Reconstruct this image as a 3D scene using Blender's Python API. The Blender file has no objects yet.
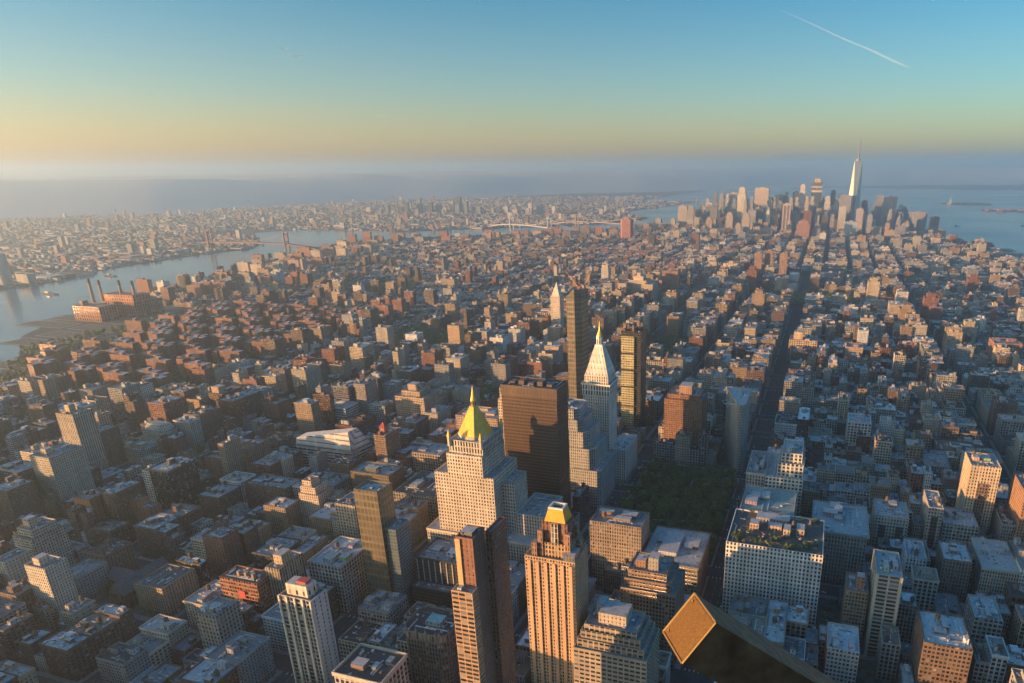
import bpy, math, random, bisect
from mathutils import Vector, Matrix
import numpy as np
R = math.radians
# World frame in metres: +X runs crosstown to the west, +Y downtown, Z up; the camera stands high on a tower over the origin.
scene = bpy.context.scene
col = scene.collection
# ------------------------------------------------------------------ camera
AZ, PITCH, ROLL, FPX, CAM_H, PX, PY = -0.306898, 0.356931, -0.0075608, 680.615, 388.654, 609.162, 421.345
def cam_axes():
    s, c, sp, cp = math.sin(AZ), math.cos(AZ), math.sin(PITCH), math.cos(PITCH)
    r, u, f = Vector((c, -s, 0)), Vector((s*sp, c*sp, cp)), Vector((s*cp, c*cp, -sp))
    cr, sr = math.cos(ROLL), math.sin(ROLL)
    return r*cr + u*sr, -r*sr + u*cr, f
RIGHT, UP, FWD = cam_axes()
cd = bpy.data.cameras.new('camera'); cam = bpy.data.objects.new('camera', cd); col.objects.link(cam)
cd.sensor_width = 36; cd.lens = FPX/1024*36
cd.shift_x = (512-PX)/1024; cd.shift_y = (PY-341.5)/1024
cd.clip_start = .3; cd.clip_end = 300000
cam.matrix_world = Matrix(((RIGHT.x, UP.x, -FWD.x, 0), (RIGHT.y, UP.y, -FWD.y, 0), (RIGHT.z, UP.z, -FWD.z, CAM_H), (0, 0, 0, 1)))
scene.camera = cam
def project(x, y, z):
    d = Vector((x, y, z-CAM_H)); w = d.dot(FWD)
    return (PX+FPX*d.dot(RIGHT)/w, PY-FPX*d.dot(UP)/w, w) if w > 1 else (-9999, -9999, -1)
# ------------------------------------------------------------------ light
SUN_EL, SUN_AZ = R(5.8), math.atan2(-.848, -.530)     # azimuth from +Y towards +X: low morning sun behind the camera's left shoulder
SUN_DIR = Vector((math.sin(SUN_AZ)*math.cos(SUN_EL), math.cos(SUN_AZ)*math.cos(SUN_EL), math.sin(SUN_EL)))
sd = bpy.data.lights.new('sun', 'SUN'); sd.energy = 5.0; sd.angle = R(.5); sd.color = (1.0, .53, .22)
sun = bpy.data.objects.new('sun', sd); col.objects.link(sun)
sun.rotation_euler = (-SUN_DIR).to_track_quat('-Z', 'Y').to_euler()
w = bpy.data.worlds.new('World'); scene.world = w; w.use_nodes = True
nt = w.node_tree; N = nt.nodes; L = nt.links; bg = N['Background']
sky = N.new('ShaderNodeTexSky'); sky.sky_type = 'NISHITA'; sky.sun_disc = False
sky.sun_elevation = SUN_EL; sky.sun_rotation = SUN_AZ; sky.altitude = 0; sky.air_density = 1.0; sky.dust_density = .8; sky.ozone_density = 2.2
tc = N.new('ShaderNodeTexCoord'); sx = N.new('ShaderNodeSeparateXYZ'); L.new(tc.outputs['Generated'], sx.inputs[0])
rp = N.new('ShaderNodeValToRGB'); e_ = rp.color_ramp.elements       # colour of the sky by height above the horizon
for k, (p_, c_) in enumerate(((0, (1.14, .97, .85)), (.04, (1.06, .95, .90)), (.09, (.80, .91, .98)), (.2, (.40, .77, .95)), (.36, (.60, 1.18, 1.42)), (.7, (.68, 1.32, 1.55)))):
    if k > 1: e_.new(p_)
    e_[k].position = p_; e_[k].color = (*c_, 1)
L.new(sx.outputs[2], rp.inputs[0])
gl = N.new('ShaderNodeVectorMath'); gl.operation = 'DOT_PRODUCT'; gl.inputs[1].default_value = (-.93, .36, 0); L.new(tc.outputs['Generated'], gl.inputs[0])
g2 = N.new('ShaderNodeMapRange'); g2.inputs[1].default_value = -.2; g2.inputs[2].default_value = .95; L.new(gl.outputs['Value'], g2.inputs[0])
tint = N.new('ShaderNodeMix'); tint.data_type = 'RGBA'; tint.blend_type = 'MULTIPLY'; tint.inputs[0].default_value = 1
side = N.new('ShaderNodeMix'); side.data_type = 'RGBA'; side.inputs[6].default_value = (.66, .90, .97, 1); side.inputs[7].default_value = (1.14, 1.04, .98, 1); L.new(g2.outputs[0], side.inputs[0])
t2 = N.new('ShaderNodeMix'); t2.data_type = 'RGBA'; t2.blend_type = 'MULTIPLY'; t2.inputs[0].default_value = 1; L.new(tint.outputs[2], t2.inputs[6]); L.new(side.outputs[2], t2.inputs[7])
L.new(sky.outputs[0], tint.inputs[6]); L.new(rp.outputs[0], tint.inputs[7]); L.new(t2.outputs[2], bg.inputs[0]); bg.inputs[1].default_value = .064
vs = scene.view_settings; vs.view_transform = 'Standard'; vs.look = 'None'; vs.exposure = 2.05; vs.gamma = 1
scene.render.engine = 'CYCLES'; cy = scene.cycles
cy.use_denoising = True; cy.max_bounces = 4; cy.diffuse_bounces = 2; cy.glossy_bounces = 2; cy.transparent_max_bounces = 6; cy.volume_bounces = 1
cy.sample_clamp_indirect = 4; cy.caustics_reflective = False; cy.caustics_refractive = False
HAZE_DENSITY = 1.2e-4; HAZE_COLOR = (.66, .845, .95, 1); HAZE_G = .74
# ------------------------------------------------------------------ materials
def newmat(name):
    m = bpy.data.materials.new(name); m.use_nodes = True
    return m, m.node_tree.nodes, m.node_tree.links, m.node_tree.nodes['Principled BSDF']
def mth(N, L, op, a, b=None, c=None):
    n = N.new('ShaderNodeMath'); n.operation = op
    for i, v in enumerate((a, b, c)):
        if v is None: continue
        if isinstance(v, (int, float)): n.inputs[i].default_value = v
        else: L.new(v, n.inputs[i])
    return n.outputs[0]
def mixc(N, L, f, a, b, mode='MIX'):
    n = N.new('ShaderNodeMix'); n.data_type = 'RGBA'; n.blend_type = mode
    for k, v in ((0, f), (6, a), (7, b)):
        if isinstance(v, (int, float)): n.inputs[k].default_value = v
        elif isinstance(v, tuple): n.inputs[k].default_value = v
        else: L.new(v, n.inputs[k])
    return n.outputs[2]
def attr(N, name):
    n = N.new('ShaderNodeAttribute'); n.attribute_name = name; return n
def noise(N, L, scale, detail=2, vec=None):
    n = N.new('ShaderNodeTexNoise'); n.inputs['Scale'].default_value = scale; n.inputs['Detail'].default_value = detail
    if vec is not None: L.new(vec, n.inputs['Vector'])
    return n.outputs['Fac']
def ramp(N, L, f, stops):
    n = N.new('ShaderNodeValToRGB'); e = n.color_ramp.elements
    while len(e) < len(stops): e.new(.5)
    for k, (p, c) in enumerate(stops): e[k].position = p; e[k].color = (*c, 1) if len(c) == 3 else c
    L.new(f, n.inputs[0]); return n.outputs[0]
def facade(name, glass=False):
    """wall colour from the face attribute col; windows laid out by wp = (bay/10, width share, height share, floor/10) over UVs in metres"""
    m, N, L, b = newmat(name)
    ca, wa = attr(N, 'col'), attr(N, 'wp')
    sep = N.new('ShaderNodeSeparateColor'); L.new(wa.outputs['Color'], sep.inputs[0])
    uv = N.new('ShaderNodeUVMap'); su = N.new('ShaderNodeSeparateXYZ'); L.new(uv.outputs[0], su.inputs[0])
    fu = mth(N, L, 'DIVIDE', su.outputs[0], mth(N, L, 'MULTIPLY', sep.outputs[0], 10))
    fv = mth(N, L, 'DIVIDE', su.outputs[1], mth(N, L, 'MULTIPLY', wa.outputs['Alpha'], 10))
    def inside(f, share, off):
        d = mth(N, L, 'ABSOLUTE', mth(N, L, 'SUBTRACT', mth(N, L, 'FRACT', f), off))
        return mth(N, L, 'LESS_THAN', d, mth(N, L, 'MULTIPLY', share, .5))
    win = mth(N, L, 'MULTIPLY', inside(fu, sep.outputs[1], .5), inside(fv, sep.outputs[2], .52))
    cell = N.new('ShaderNodeCombineXYZ')
    L.new(mth(N, L, 'FLOOR', fu), cell.inputs[0]); L.new(mth(N, L, 'FLOOR', fv), cell.inputs[1])
    geo = N.new('ShaderNodeNewGeometry'); sn = N.new('ShaderNodeSeparateXYZ'); L.new(geo.outputs['Normal'], sn.inputs[0])
    L.new(mth(N, L, 'ADD', mth(N, L, 'MULTIPLY', sn.outputs[0], 37.3), attr(N, 'seed').outputs['Fac']), cell.inputs[2])
    wn = N.new('ShaderNodeTexWhiteNoise'); L.new(cell.outputs[0], wn.inputs[0]); rv = wn.outputs['Value']
    if glass:
        pane = mixc(N, L, rv, mixc(N, L, .55, ca.outputs['Color'], (.012, .018, .02, 1)), mixc(N, L, .2, ca.outputs['Color'], (.03, .04, .045, 1)))
    else:
        pane = ramp(N, L, rv, [(0, (.010, .012, .014)), (.55, (.024, .026, .028)), (.8, (.05, .05, .048)), (.97, (.22, .20, .17)), (1, (.3, .28, .24))])
    # stains and uneven brick, larger than a window and drawn out downwards
    mp = N.new('ShaderNodeMapping'); mp.inputs['Scale'].default_value = (1, 1, .28); L.new(geo.outputs['Position'], mp.inputs[0])
    st = ramp(N, L, noise(N, L, .09, 4, mp.outputs[0]), [(.25, (.74, .74, .74)), (.7, (1.12, 1.12, 1.12))])
    st2 = ramp(N, L, noise(N, L, .9, 2, geo.outputs['Position']), [(.3, (.86, .86, .86)), (.7, (1.08, 1.08, 1.08))])
    # spandrels: wall darker in the window columns of some buildings
    sp = mth(N, L, 'MULTIPLY', inside(fu, sep.outputs[1], .5), mth(N, L, 'LESS_THAN', mth(N, L, 'FRACT', mth(N, L, 'MULTIPLY', attr(N, 'seed').outputs['Fac'], .137)), .6))
    base = mth(N, L, 'MULTIPLY', mth(N, L, 'LESS_THAN', su.outputs[1], 5.5), mth(N, L, 'GREATER_THAN', sep.outputs[1], .01))
    shop = mth(N, L, 'SUBTRACT', 1, mth(N, L, 'ADD', mth(N, L, 'MULTIPLY', sp, .24), mth(N, L, 'MULTIPLY', base, .35)))
    belt = mth(N, L, 'MULTIPLY', mth(N, L, 'LESS_THAN', mth(N, L, 'FRACT', mth(N, L, 'DIVIDE', fv, mth(N, L, 'ADD', 3, mth(N, L, 'FLOOR', mth(N, L, 'MULTIPLY', mth(N, L, 'FRACT', mth(N, L, 'MULTIPLY', attr(N, 'seed').outputs['Fac'], .31)), 5))))), .055), mth(N, L, 'GREATER_THAN', sep.outputs[1], .01))
    pier = mth(N, L, 'MULTIPLY', mth(N, L, 'LESS_THAN', mth(N, L, 'ABSOLUTE', mth(N, L, 'SUBTRACT', mth(N, L, 'FRACT', mth(N, L, 'ADD', mth(N, L, 'DIVIDE', fu, 3), .5)), .5)), .05), mth(N, L, 'GREATER_THAN', sep.outputs[1], .01))
    shop = mth(N, L, 'ADD', shop, mth(N, L, 'ADD', mth(N, L, 'MULTIPLY', belt, .22), mth(N, L, 'MULTIPLY', pier, .14)))
    cs = N.new('ShaderNodeCombineColor')
    for k in range(3): L.new(shop, cs.inputs[k])
    st2 = mixc(N, L, 1.0, st2, cs.outputs[0], 'MULTIPLY')
    wallc = mixc(N, L, 1.0, mixc(N, L, 1.0, ca.outputs['Color'], st, 'MULTIPLY'), st2, 'MULTIPLY')
    L.new(mixc(N, L, win, wallc, pane), b.inputs['Base Color'])
    mr = N.new('ShaderNodeMapRange'); mr.inputs[3].default_value = .85 if not glass else .45; mr.inputs[4].default_value = .16; L.new(win, mr.inputs[0])
    L.new(mr.outputs[0], b.inputs['Roughness'])
    bp = N.new('ShaderNodeBump'); bp.inputs['Distance'].default_value = .25; bp.inputs['Strength'].default_value = .5
    L.new(mth(N, L, 'SUBTRACT', 1, win), bp.inputs['Height']); L.new(bp.outputs[0], b.inputs['Normal'])
    if glass: b.inputs['Specular IOR Level'].default_value = .8
    return m
def roofmat(name):
    m, N, L, b = newmat(name); ca = attr(N, 'col'); geo = N.new('ShaderNodeNewGeometry')
    a = ramp(N, L, noise(N, L, .4, 5, geo.outputs['Position']), [(.3, (.55, .55, .56)), (.44, (.88, .88, .89)), (.6, (1.0, 1.0, 1.0)), (.8, (1.2, 1.19, 1.16))])
    d = ramp(N, L, noise(N, L, 1.3, 3, geo.outputs['Position']), [(.35, (.75, .75, .75)), (.6, (1.05, 1.05, 1.05))])
    L.new(mixc(N, L, 1, mixc(N, L, 1, ca.outputs['Color'], a, 'MULTIPLY'), d, 'MULTIPLY'), b.inputs['Base Color']); b.inputs['Roughness'].default_value = .9
    return m
def plain(name, c, rough=.8, metal=0, var=.15, scale=.5):
    m, N, L, b = newmat(name); geo = N.new('ShaderNodeNewGeometry')
    lo, hi = [tuple(x*(1-var) for x in c), tuple(min(1, x*(1+var)) for x in c)]
    L.new(ramp(N, L, noise(N, L, scale, 3, geo.outputs['Position']), [(.3, lo), (.7, hi)]), b.inputs['Base Color'])
    b.inputs['Roughness'].default_value = rough; b.inputs['Metallic'].default_value = metal
    return m
def foliage(name):
    m, N, L, b = newmat(name); ca = attr(N, 'col'); L.new(ca.outputs['Color'], b.inputs['Base Color']); b.inputs['Roughness'].default_value = .7
    return m
M = {'wall': facade('facade'), 'glass': facade('glass_facade', True), 'roof': roofmat('roofing'), 'leaf': foliage('foliage'),
     'gold': plain('gilded_tile', (.62, .36, .06), .42, .5, .12, .3), 'bark': plain('bark', (.06, .045, .03)),
     'steel': plain('painted_steel', (.30, .32, .33), .5, 0), 'stack': plain('stack_concrete', (.34, .25, .18)), 'wood': plain('tank_wood', (.12, .085, .06)),
     'stone': plain('stone', (.42, .38, .32)), 'copper': plain('verdigris', (.16, .30, .26)), 'carpaint': roofmat('car_paint'), 'carglass': plain('car_glass', (.02, .022, .025), .1)}
M['carpaint'].node_tree.nodes['Principled BSDF'].inputs['Roughness'].default_value = .3
# ------------------------------------------------------------------ mesh building
class MB:
    def __init__(s): s.v = []; s.f = []; s.uv = []; s.m = []; s.c = []; s.w = []; s.s = []
    def face(s, idx, uv=None, m=0, c=(.3, .3, .3), w=(.3, 0, 0, .35), seed=0):
        s.f.append(idx); s.m.append(m); s.c.append(c); s.w.append(w); s.s.append(seed)
        s.uv.extend(uv if uv else [(0, 0)]*len(idx))
    def prism(s, poly, z0, z1, c=(.3, .3, .3), w=(.3, 0, 0, .35), top=None, m=0, mt=1, seed=0, blank=None, ptop=None):
        """walls over a counter-clockwise footprint; ptop: the footprint at the top if it differs; top: colour of a lid"""
        n = len(poly); b = len(s.v); pt = ptop or poly
        s.v.extend([(x, y, z0) for x, y in poly]); s.v.extend([(x, y, z1) for x, y in pt])
        for i in range(n):
            j = (i+1) % n; d = math.dist(poly[i], poly[j])
            # whole bays: fit the bay width to the wall
            bay = w[0]*10; k = max(1, round(d/bay)); ww = (d/k/10, w[1], w[2], w[3])
            if blank and i in blank: ww = (w[0]*2.2, w[1]*.45, w[2]*.8, w[3])
            s.face((b+i, b+j, b+n+j, b+n+i), [(0, z0), (d, z0), (d, z1), (0, z1)], m, c, ww, seed+i*7.7)
        if top is not None: s.face(tuple(range(b+n, b+2*n)), None, mt, top, (.3, 0, 0, .35))
    def box(s, x0, x1, y0, y1, z0, z1, **k): s.prism([(x0, y0), (x1, y0), (x1, y1), (x0, y1)], z0, z1, **k)
    def ring(s, poly, inner, z1, zr, c, m=0):
        n = len(poly); b = len(s.v)
        s.v.extend([(x, y, z1) for x, y in poly]); s.v.extend([(x, y, z1) for x, y in inner]); s.v.extend([(x, y, zr) for x, y in inner])
        for i in range(n):
            j = (i+1) % n
            s.face((b+i, b+j, b+n+j, b+n+i), None, m, c); s.face((b+n+i, b+n+j, b+2*n+j, b+2*n+i), None, m, c)
    def tube(s, pts, rad, n=6, m=0, c=(.3, .3, .3), cap=True):
        rings = []
        for k, p in enumerate(pts):
            p = Vector(p); a = Vector(pts[min(k+1, len(pts)-1)]) - Vector(pts[max(k-1, 0)]); a.normalize()
            u = a.orthogonal().normalized(); v = a.cross(u); r = rad[k] if isinstance(rad, (list, tuple)) else rad
            rings.append(len(s.v)); s.v.extend([tuple(p+u*r*math.cos(t)+v*r*math.sin(t)) for t in (i*2*math.pi/n for i in range(n))])
        for a, b in zip(rings, rings[1:]):
            for i in range(n): s.face((a+i, a+(i+1) % n, b+(i+1) % n, b+i), None, m, c)
        if cap: s.face(tuple(range(rings[0]+n-1, rings[0]-1, -1)), None, m, c); s.face(tuple(range(rings[-1], rings[-1]+n)), None, m, c)
    def cone(s, poly, z0, apex, c=(.3, .3, .3), m=0):
        b = len(s.v); n = len(poly); s.v.extend([(x, y, z0) for x, y in poly]); s.v.append(apex)
        for i in range(n): s.face((b+i, b+(i+1) % n, b+n), None, m, c)
    def build(s, name, mats, parent=None, loc=(0, 0, 0), link=True):
        me = bpy.data.meshes.new(name); lx, ly, lz = loc
        me.from_pydata([(x-lx, y-ly, z-lz) for x, y, z in s.v] if loc != (0, 0, 0) else s.v, [], s.f)
        for m_ in (mats if isinstance(mats, (list, tuple)) else [mats]): me.materials.append(m_)
        if s.f:
            me.polygons.foreach_set('material_index', s.m)
            a = me.attributes.new('col', 'FLOAT_COLOR', 'FACE'); a.data.foreach_set('color', np.array([(*c, 1) for c in s.c], dtype=np.float32).ravel())
            a = me.attributes.new('wp', 'FLOAT_COLOR', 'FACE'); a.data.foreach_set('color', np.array(s.w, dtype=np.float32).ravel())
            a = me.attributes.new('seed', 'FLOAT', 'FACE'); a.data.foreach_set('value', np.array(s.s, dtype=np.float32))
            u = me.uv_layers.new(name='UVMap'); u.data.foreach_set('uv', np.array(s.uv, dtype=np.float32).ravel())
        me.update()
        o = bpy.data.objects.new(name, me); col.objects.link(o)
        if parent is not None: o.parent = parent
        else: o.location = loc
        return o
def tag(o, label=None, cat=None, group=None, kind=None):
    for k, v in (('label', label), ('category', cat), ('group', group), ('kind', kind)):
        if v: o[k] = v
    return o
def empty(name, x, y, z=0):
    o = bpy.data.objects.new(name, None); col.objects.link(o); o.location = (x, y, z); o.empty_display_size = 5; return o
def inset(poly, d):
    n = len(poly); out = []
    for i in range(n):
        p0, p1, p2 = Vector(poly[i-1]), Vector(poly[i]), Vector(poly[(i+1) % n])
        a, b = (p1-p0).normalized(), (p2-p1).normalized()
        na, nb = Vector((-a.y, a.x)), Vector((-b.y, b.x)); k = 1+na.dot(nb)
        q = p1+(na+nb)*(d/max(k, .3)); out.append((q.x, q.y))
    return out
def roof_bits(b, P, z, g, n, c=(.3, .3, .3)):
    """ducts, vents and tar seams lying on a roof, as part of its surface"""
    x0, x1, y0, y1 = min(p[0] for p in P)+1, max(p[0] for p in P)-1, min(p[1] for p in P)+1, max(p[1] for p in P)-1
    for k in range(n):
        if g.random() < .45: wd, d, h = g.choice(((g.uniform(4, (x1-x0)*.5+1), .7, .6), (.7, g.uniform(4, (y1-y0)*.5+1), .6)))
        else: wd, d, h = g.uniform(.8, 2.4), g.uniform(.8, 2.4), g.uniform(.5, 1.5)
        if wd > x1-x0-1 or d > y1-y0-1: continue
        x, y = x0+g.random()*(x1-x0-wd), y0+g.random()*(y1-y0-d); q = g.choice((.12, .25, .4, .6, .7)); b.box(x, x+wd, y, y+d, z-.05, z+h, c=(q*.8, q*.8, q*.8), w=(.3, 0, 0, .3), top=(q, q*1.0, q*1.01), mt=0)
def rect(x0, x1, y0, y1): return [(x0, y0), (x1, y0), (x1, y1), (x0, y1)]
def ngon(x, y, r, n, a0=0): return [(x+r*math.cos(a0+i*2*math.pi/n), y+r*math.sin(a0+i*2*math.pi/n)) for i in range(n)]
WALLC = {'brown brick': (.125, .085, .064), 'red brick': (.19, .082, .055), 'tan brick': (.30, .22, .145), 'cream brick': (.44, .37, .27), 'pale stone': (.38, .35, .29), 'grey': (.24, .24, .235), 'white': (.56, .55, .51), 'dark': (.06, .055, .05), 'blue grey': (.20, .24, .27)}
WALLC0 = WALLC
ROOFC0 = {'white': (.62, .63, .64), 'pale grey': (.40, .41, .42), 'grey': (.22, .225, .23), 'black': (.055, .055, .06), 'tan': (.26, .21, .16), 'brown': (.12, .085, .065)}
def tank(b, x, y, z, s=1.0):
    b.tube([(x, y, z+2.6*s), (x, y, z+6.4*s)], 1.9*s, 8, 0, (.13, .095, .07)); b.cone(ngon(x, y, 2.1*s, 8), z+6.4*s, (x, y, z+8*s), (.10, .085, .075))
    for k in range(4): a = math.pi/4+k*math.pi/2; b.tube([(x+1.5*s*math.cos(a), y+1.5*s*math.sin(a), z), (x+1.3*s*math.cos(a), y+1.3*s*math.sin(a), z+2.6*s)], .22*s, 4, 0, (.1, .1, .1), False)
# ------------------------------------------------------------------ the setting: land, water, air
LAND_Z = 0
MANHATTAN = [(1700, -2500), (1659, 976), (1410, 1600), (1300, 2000), (1120, 2500), (960, 2900), (850, 3150), (797, 3339), (752, 3468), (725, 3783), (640, 3947), (590, 4429), (520, 4750), (420, 5000), (150, 5650), (-150, 5850), (-517, 5770), (-800, 5250), (-1187, 4547), (-1595, 4067), (-2150, 3700), (-2560, 3430), (-2640, 3250), (-2560, 2850), (-2483, 2616), (-2378, 2330), (-2309, 2087), (-2274, 1920), (-2257, 1748), (-2110, 1480), (-2055, 1375), (-2040, 1333), (-1925, 1165), (-1828, 1096), (-1700, 1010), (-1616, 917), (-1540, 814), (-1440, 500), (-1321, -78), (-1150, -2500)][::1]
BROOKLYN = [(-2500, 500), (-2769, 1652), (-2763, 1790), (-2916, 2129), (-2962, 2657), (-2924, 2888), (-3000, 3100), (-3405, 3508), (-3650, 3750), (-3550, 3980), (-3000, 4050), (-2759, 3994), (-2150, 4459), (-1725, 4821), (-1500, 5150), (-1420, 5600), (-1850, 6350), (-1650, 7600), (-1560, 8423), (-2300, 8650), (-2137, 12603), (-3822, 15991), (-9000, 17500), (-42000, 17500), (-42000, -6000), (-2400, -6000)]
JERSEY = [(1742, 13041), (2922, 12900), (5200, 12500), (9000, 12000), (9000, 26000), (-3000, 26000), (-2600, 17500), (-900, 15000), (600, 14000)]
GOVERNORS = [(-1200, 6000), (-900, 6050), (-560, 7300), (-640, 7650), (-900, 7300), (-1330, 6650)]
LIBERTY = [(1080, 8180), (1250, 8040), (1560, 8180), (1590, 8420), (1380, 8560), (1130, 8460)]
ELLIS = [(1270, 7010), (1560, 6960), (1660, 7120), (1600, 7260), (1300, 7260)]
def area(p): return sum(a[0]*b[1]-b[0]*a[1] for a, b in zip(p, p[1:]+p[:1]))/2
def ccw(p): return p if area(p) > 0 else p[::-1]
def inside(x, y, p):
    r = False; j = len(p)-1
    for i in range(len(p)):
        if (p[i][1] > y) != (p[j][1] > y) and x < (p[j][0]-p[i][0])*(y-p[i][1])/(p[j][1]-p[i][1])+p[i][0]: r = not r
        j = i
    return r
def land(name, poly, h, mat):
    b = MB(); b.prism(ccw(poly), -1.5, h, top=(.05, .05, .05), m=0, mt=0); return tag(b.build(name, mat), kind='structure')
def ground_mat(name, c1, c2, scale):
    m, N, L, b = newmat(name); geo = N.new('ShaderNodeNewGeometry')
    n1 = noise(N, L, scale, 6, geo.outputs['Position'])
    L.new(ramp(N, L, n1, [(.35, c1), (.65, c2)]), b.inputs['Base Color']); b.inputs['Roughness'].default_value = .9; return m
M['asphalt'] = ground_mat('asphalt', (.040, .042, .045), (.065, .065, .066), .08)
M['soil'] = ground_mat('urban_ground', (.05, .055, .045), (.12, .11, .10), .02)
M['pave'] = ground_mat('pavement', (.16, .155, .15), (.24, .235, .22), .3)
M['yard'] = ground_mat('yard', (.05, .055, .035), (.13, .12, .10), .12)
M['lawn'] = ground_mat('lawn', (.035, .055, .018), (.06, .075, .03), .08)
m, N_, L_, b_ = newmat('water'); b_.inputs['Base Color'].default_value = (.15, .21, .22, 1); b_.inputs['Roughness'].default_value = .16; b_.inputs['IOR'].default_value = 1.33
g_ = N_.new('ShaderNodeNewGeometry'); bp_ = N_.new('ShaderNodeBump'); bp_.inputs['Strength'].default_value = .07; bp_.inputs['Distance'].default_value = 2.0
L_.new(noise(N_, L_, .035, 5, g_.outputs['Position']), bp_.inputs['Height']); L_.new(bp_.outputs[0], b_.inputs['Normal'])
L_.new(ramp(N_, L_, noise(N_, L_, .0012, 4, g_.outputs['Position']), [(.35, (.10, .10, .10)), (.65, (.24, .24, .24))]), b_.inputs['Roughness']); M['water'] = m
b = MB(); b.v = [(x, y, -.8) for x, y in ngon(0, 0, 42000, 48)]; b.face(tuple(range(48))); tag(b.build('water', M['water']), kind='structure')
land('ground', MANHATTAN, 0, M['asphalt']); land('far_ground', BROOKLYN, 1.5, M['soil']); land('distant_land', JERSEY, 4, M['soil'])
land('island_ground', GOVERNORS, 3, M['soil']); land('island_ground', LIBERTY, 3, M['soil']); land('island_ground', ELLIS, 3, M['soil'])
# haze: one box of even pale air round everything
m = bpy.data.materials.new('haze_air'); m.use_nodes = True; N_ = m.node_tree.nodes; N_.remove(N_['Principled BSDF'])
pv = N_.new('ShaderNodeVolumePrincipled'); pv.inputs['Color'].default_value = HAZE_COLOR; pv.inputs['Density'].default_value = HAZE_DENSITY; pv.inputs['Anisotropy'].default_value = HAZE_G
m.node_tree.links.new(pv.outputs[0], N_['Material Output'].inputs['Volume'])
b = MB(); b.box(-45000, 45000, -45000, 45000, -3, 560, top=(1, 1, 1), mt=0); b.face((3, 2, 1, 0)); tag(b.build('haze', m), kind='stuff')
# fog bank lying over the far shore and the sea: a low cloud deck with a broken front
b = MB(); nr, na = 110, 420; vn = random.Random(3)
from mathutils import noise as mnoise
for i in range(na):
    a = R(-105+180*i/(na-1)); t = (i/(na-1)); deg = math.degrees(a)
    r0 = 7800 if deg < -50 else 7800+(deg+50)/35*4000 if deg < -15 else 11800+(deg+15)/20*4200 if deg < 5 else 16000
    r0 *= 1+.04*mnoise.noise((math.cos(a)*7, math.sin(a)*7, 1.7)); top = 255 if deg < -50 else 255+(deg+50)/55*95 if deg < 5 else 350
    for j in range(nr):
        q = j/(nr-1); r = r0+(j/14)*3200 if j < 14 else r0+3200+(j-14)/(nr-15)*(46000-r0-3200)*q**1.5
        z = 1+top*(.5-.5*math.cos(math.pi*min(1, j/14))); x, y = r*math.sin(a), r*math.cos(a)
        if j > 5: z += (46 if deg < -20 else 26 if deg < 0 else 14)*mnoise.fractal((x/2100, y/1500, .5), 1.0, 2.0, 5)*min(1, (j-5)/6)
        b.v.append((x, y, min(z, 375)))
for i in range(na-1):
    for j in range(nr-1): b.face((i*nr+j, (i+1)*nr+j, (i+1)*nr+j+1, i*nr+j+1))
m, N_, L_, b_ = newmat('fog_bank'); b_.inputs['Base Color'].default_value = (.50, .49, .49, 1); b_.inputs['Roughness'].default_value = 1; b_.inputs['Specular IOR Level'].default_value = 0
o = b.build('fog_bank', m); tag(o, 'long grey fog bank lying along the whole horizon', 'fog', kind='stuff')
for p_ in o.data.polygons: p_.use_smooth = True
# ------------------------------------------------------------------ the buildings one can name by their looks
FOOT = []; HERO = []
G_WIN = (.25, .5, .5, .36)
def put(name, label, cat, cx_, cy_, phrase=None):
    root = empty(name, cx_, cy_); tag(root, label, cat); HERO.append((phrase, cx_, cy_, root)); return root
def loc_poly(P, cx_, cy_): return [(x-cx_, y-cy_) for x, y in P]
def tier(root, cx_, cy_, P, z0, z1, c, wp, roof=(.22, .225, .23), mat='wall', name='wall', par=1.2, seed=0, cornice=0, roofname='roof'):
    P = loc_poly(P, cx_, cy_); b = MB(); O = P
    if cornice:
        O = inset(P, -cornice); b.prism(P, z0, z1-1.6, c=c, w=wp, seed=seed); k = len(b.v); n = len(P); cc = tuple(min(.75, x*1.12) for x in c)
        b.v.extend([(p[0], p[1], z1-1.6) for p in P]+[(p[0], p[1], z1-1.0) for p in O])
        for q in range(n): b.face((k+q, k+(q+1) % n, k+n+(q+1) % n, k+n+q), None, 0, cc)
        b.prism(O, z1-1.0, z1+par, c=cc, w=(.3, 0, 0, .35))
    else: b.prism(P, z0, z1+par, c=c, w=wp, seed=seed)
    I = inset(O, .7); b.ring(O, I, z1+par, z1, c); o = b.build(name, [M[mat], M['roof']], root)
    b = MB(); b.v = [(p[0], p[1], z1) for p in I]; b.face(tuple(range(len(I))), None, 0, roof)
    if cy_ < 1200: roof_bits(b, I, z1, hr, int(min(26, 4+area(I)/45)))
    b.build(roofname, M['roof'], root)
    return o
def bulk(root, cx_, cy_, x0, x1, y0, y1, z0, z1, c=(.34, .33, .31), wp=(.3, .3, .3, .35), name='bulkhead', roof=(.4, .41, .42), mat='wall'):
    b = MB(); b.box(x0-cx_, x1-cx_, y0-cy_, y1-cy_, z0, z1, c=c, w=wp, top=roof); return b.build(name, [M[mat], M['roof']], root)
def tank_on(root, cx_, cy_, x, y, z, s=1.0): b = MB(); tank(b, x-cx_, y-cy_, z, s); return b.build('water_tank', M['roof'], root)
def fp(*a):
    for q in a: FOOT.append(q)
hr = random.Random(5)
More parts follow.
